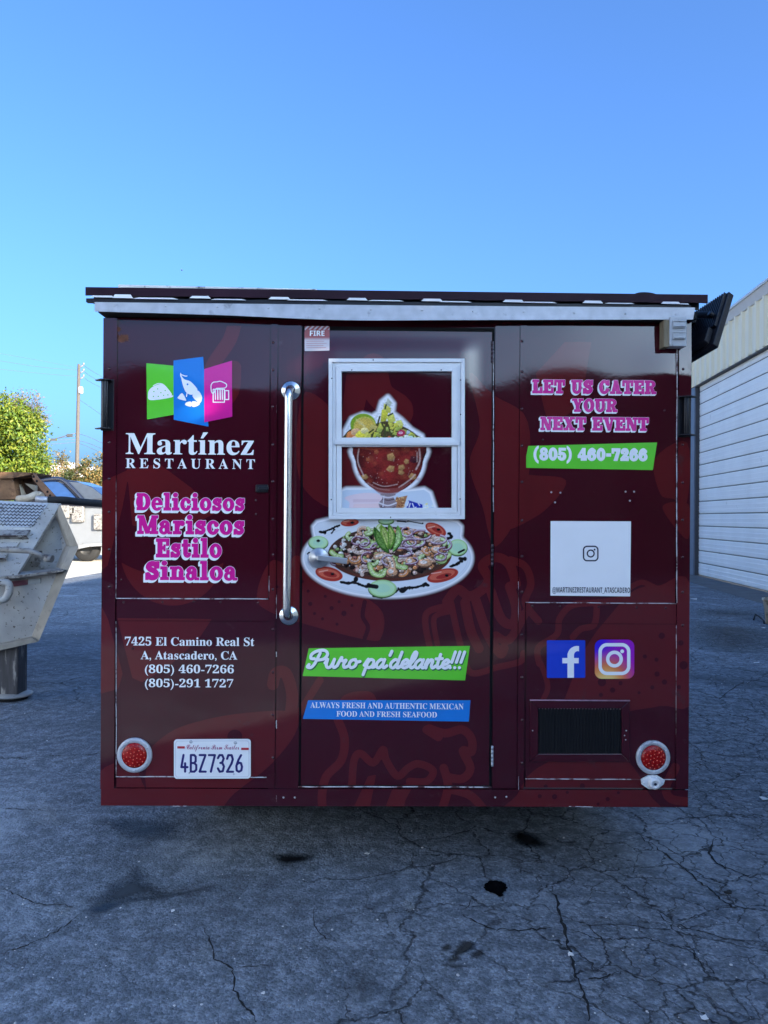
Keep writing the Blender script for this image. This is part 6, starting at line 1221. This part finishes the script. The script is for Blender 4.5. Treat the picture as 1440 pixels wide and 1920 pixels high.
mb = MB(); a = W(145, 812, PD); e = W(103, 823, PD); mb.tube([a, W(130, 815, PD), W(110, 821, PD), e], .03, 6); mb.tube([W(145, 818, PD), W(120, 820, PD), W(108, 822, PD)], .015, 5); la = up_(mb, 'lamp_arm', [pm('lamp_arm_grey', (.10, .10, .11), rough=.6)]); mb = MB(); q = W(100, 824, PD); mb.box(q.x - .16, q.x + .2, PD - .12, PD + .12, q.z - .1, q.z + .06); q = W(130, 816, PD); mb.box(q.x - .16, q.x + .2, PD - .1, PD + .1, q.z - .12, q.z + .08); up_(mb, 'street_lamp', [pm('lamp_grey', (.07, .07, .07), rough=.5)], la)
WIRE = pm('wire', (.10, .11, .13), rough=.6)
def wire(pts, lb, r=.014):
    mb = MB(); mb.tube(spline(pts, 8), r, 5); tag(mb.build('overhead_wire', [WIRE]), lb, 'wire', 'overhead wires')
for y, (x1, y1), n in ((690, (0, 675), 'topmost'), (697, (0, 692), 'middle')): pass
def wleft(y0, mid, y1, lb, r=.012): wire([W(147, y0, PD), W(75, mid, PD - 3), W(-40, y1, PD - 8)], lb, r)
def wright(y0, y1, y2, lb, r=.014): wire([W(157 if y0 < 720 else 148, y0, PD), W(190, y1, PD + 6), W(300, y2, PD + 26)], lb, r)
wleft(690, 676, 656, 'faint high wire running left from the pole, topmost', .007); wleft(694, 688, 670, 'high wire running left from the pole, second from top', .01); wleft(706, 700, 688, 'high wire running left from the pole, lowest of the top three', .009)
wright(685, 706, 770, 'wire running right from the top arm of the pole'); wright(696, 717, 775, 'wire running right from the middle arm of the pole'); wright(708, 727, 780, 'wire running right from the lowest arm of the pole'); wright(749, 778, 860, 'wire running right from just below the white transformer'); wright(813, 830, 885, 'upper of the low wires running right from the pole', .018); wright(826, 841, 892, 'middle of the low wires running right from the pole', .018); wright(831, 849, 900, 'lowest wire running right from the pole', .018)
wleft(824, 826, 829, 'low wire running left behind the street lamp', .018); wleft(829, 834, 838, 'lowest wire running left from the pole to the tree', .018)
# bird
mb = MB(); c = W(341, 507, 60); mb.tube([c + Vector((-.06, 0, -.02)), c, c + Vector((.08, 0, .02))], .03, 6, radii=[.01, .035, .012]); bird = empty('bird', c); tag(bird, 'tiny dark bird flying in the blue sky', 'bird')
mb.v = [tuple(Vector(v) - c) for v in mb.v]; mb.build('body', [INK], bird); mb = MB(); mb.prism([(0, 0, 0), (.04, .1, .06), (-.02, .14, .06)], (0, 0, .006)); mb.prism([(0, 0, 0), (.04, -.1, .06), (-.02, -.14, .06)], (0, 0, .006)); mb.build('wing', [INK], bird)
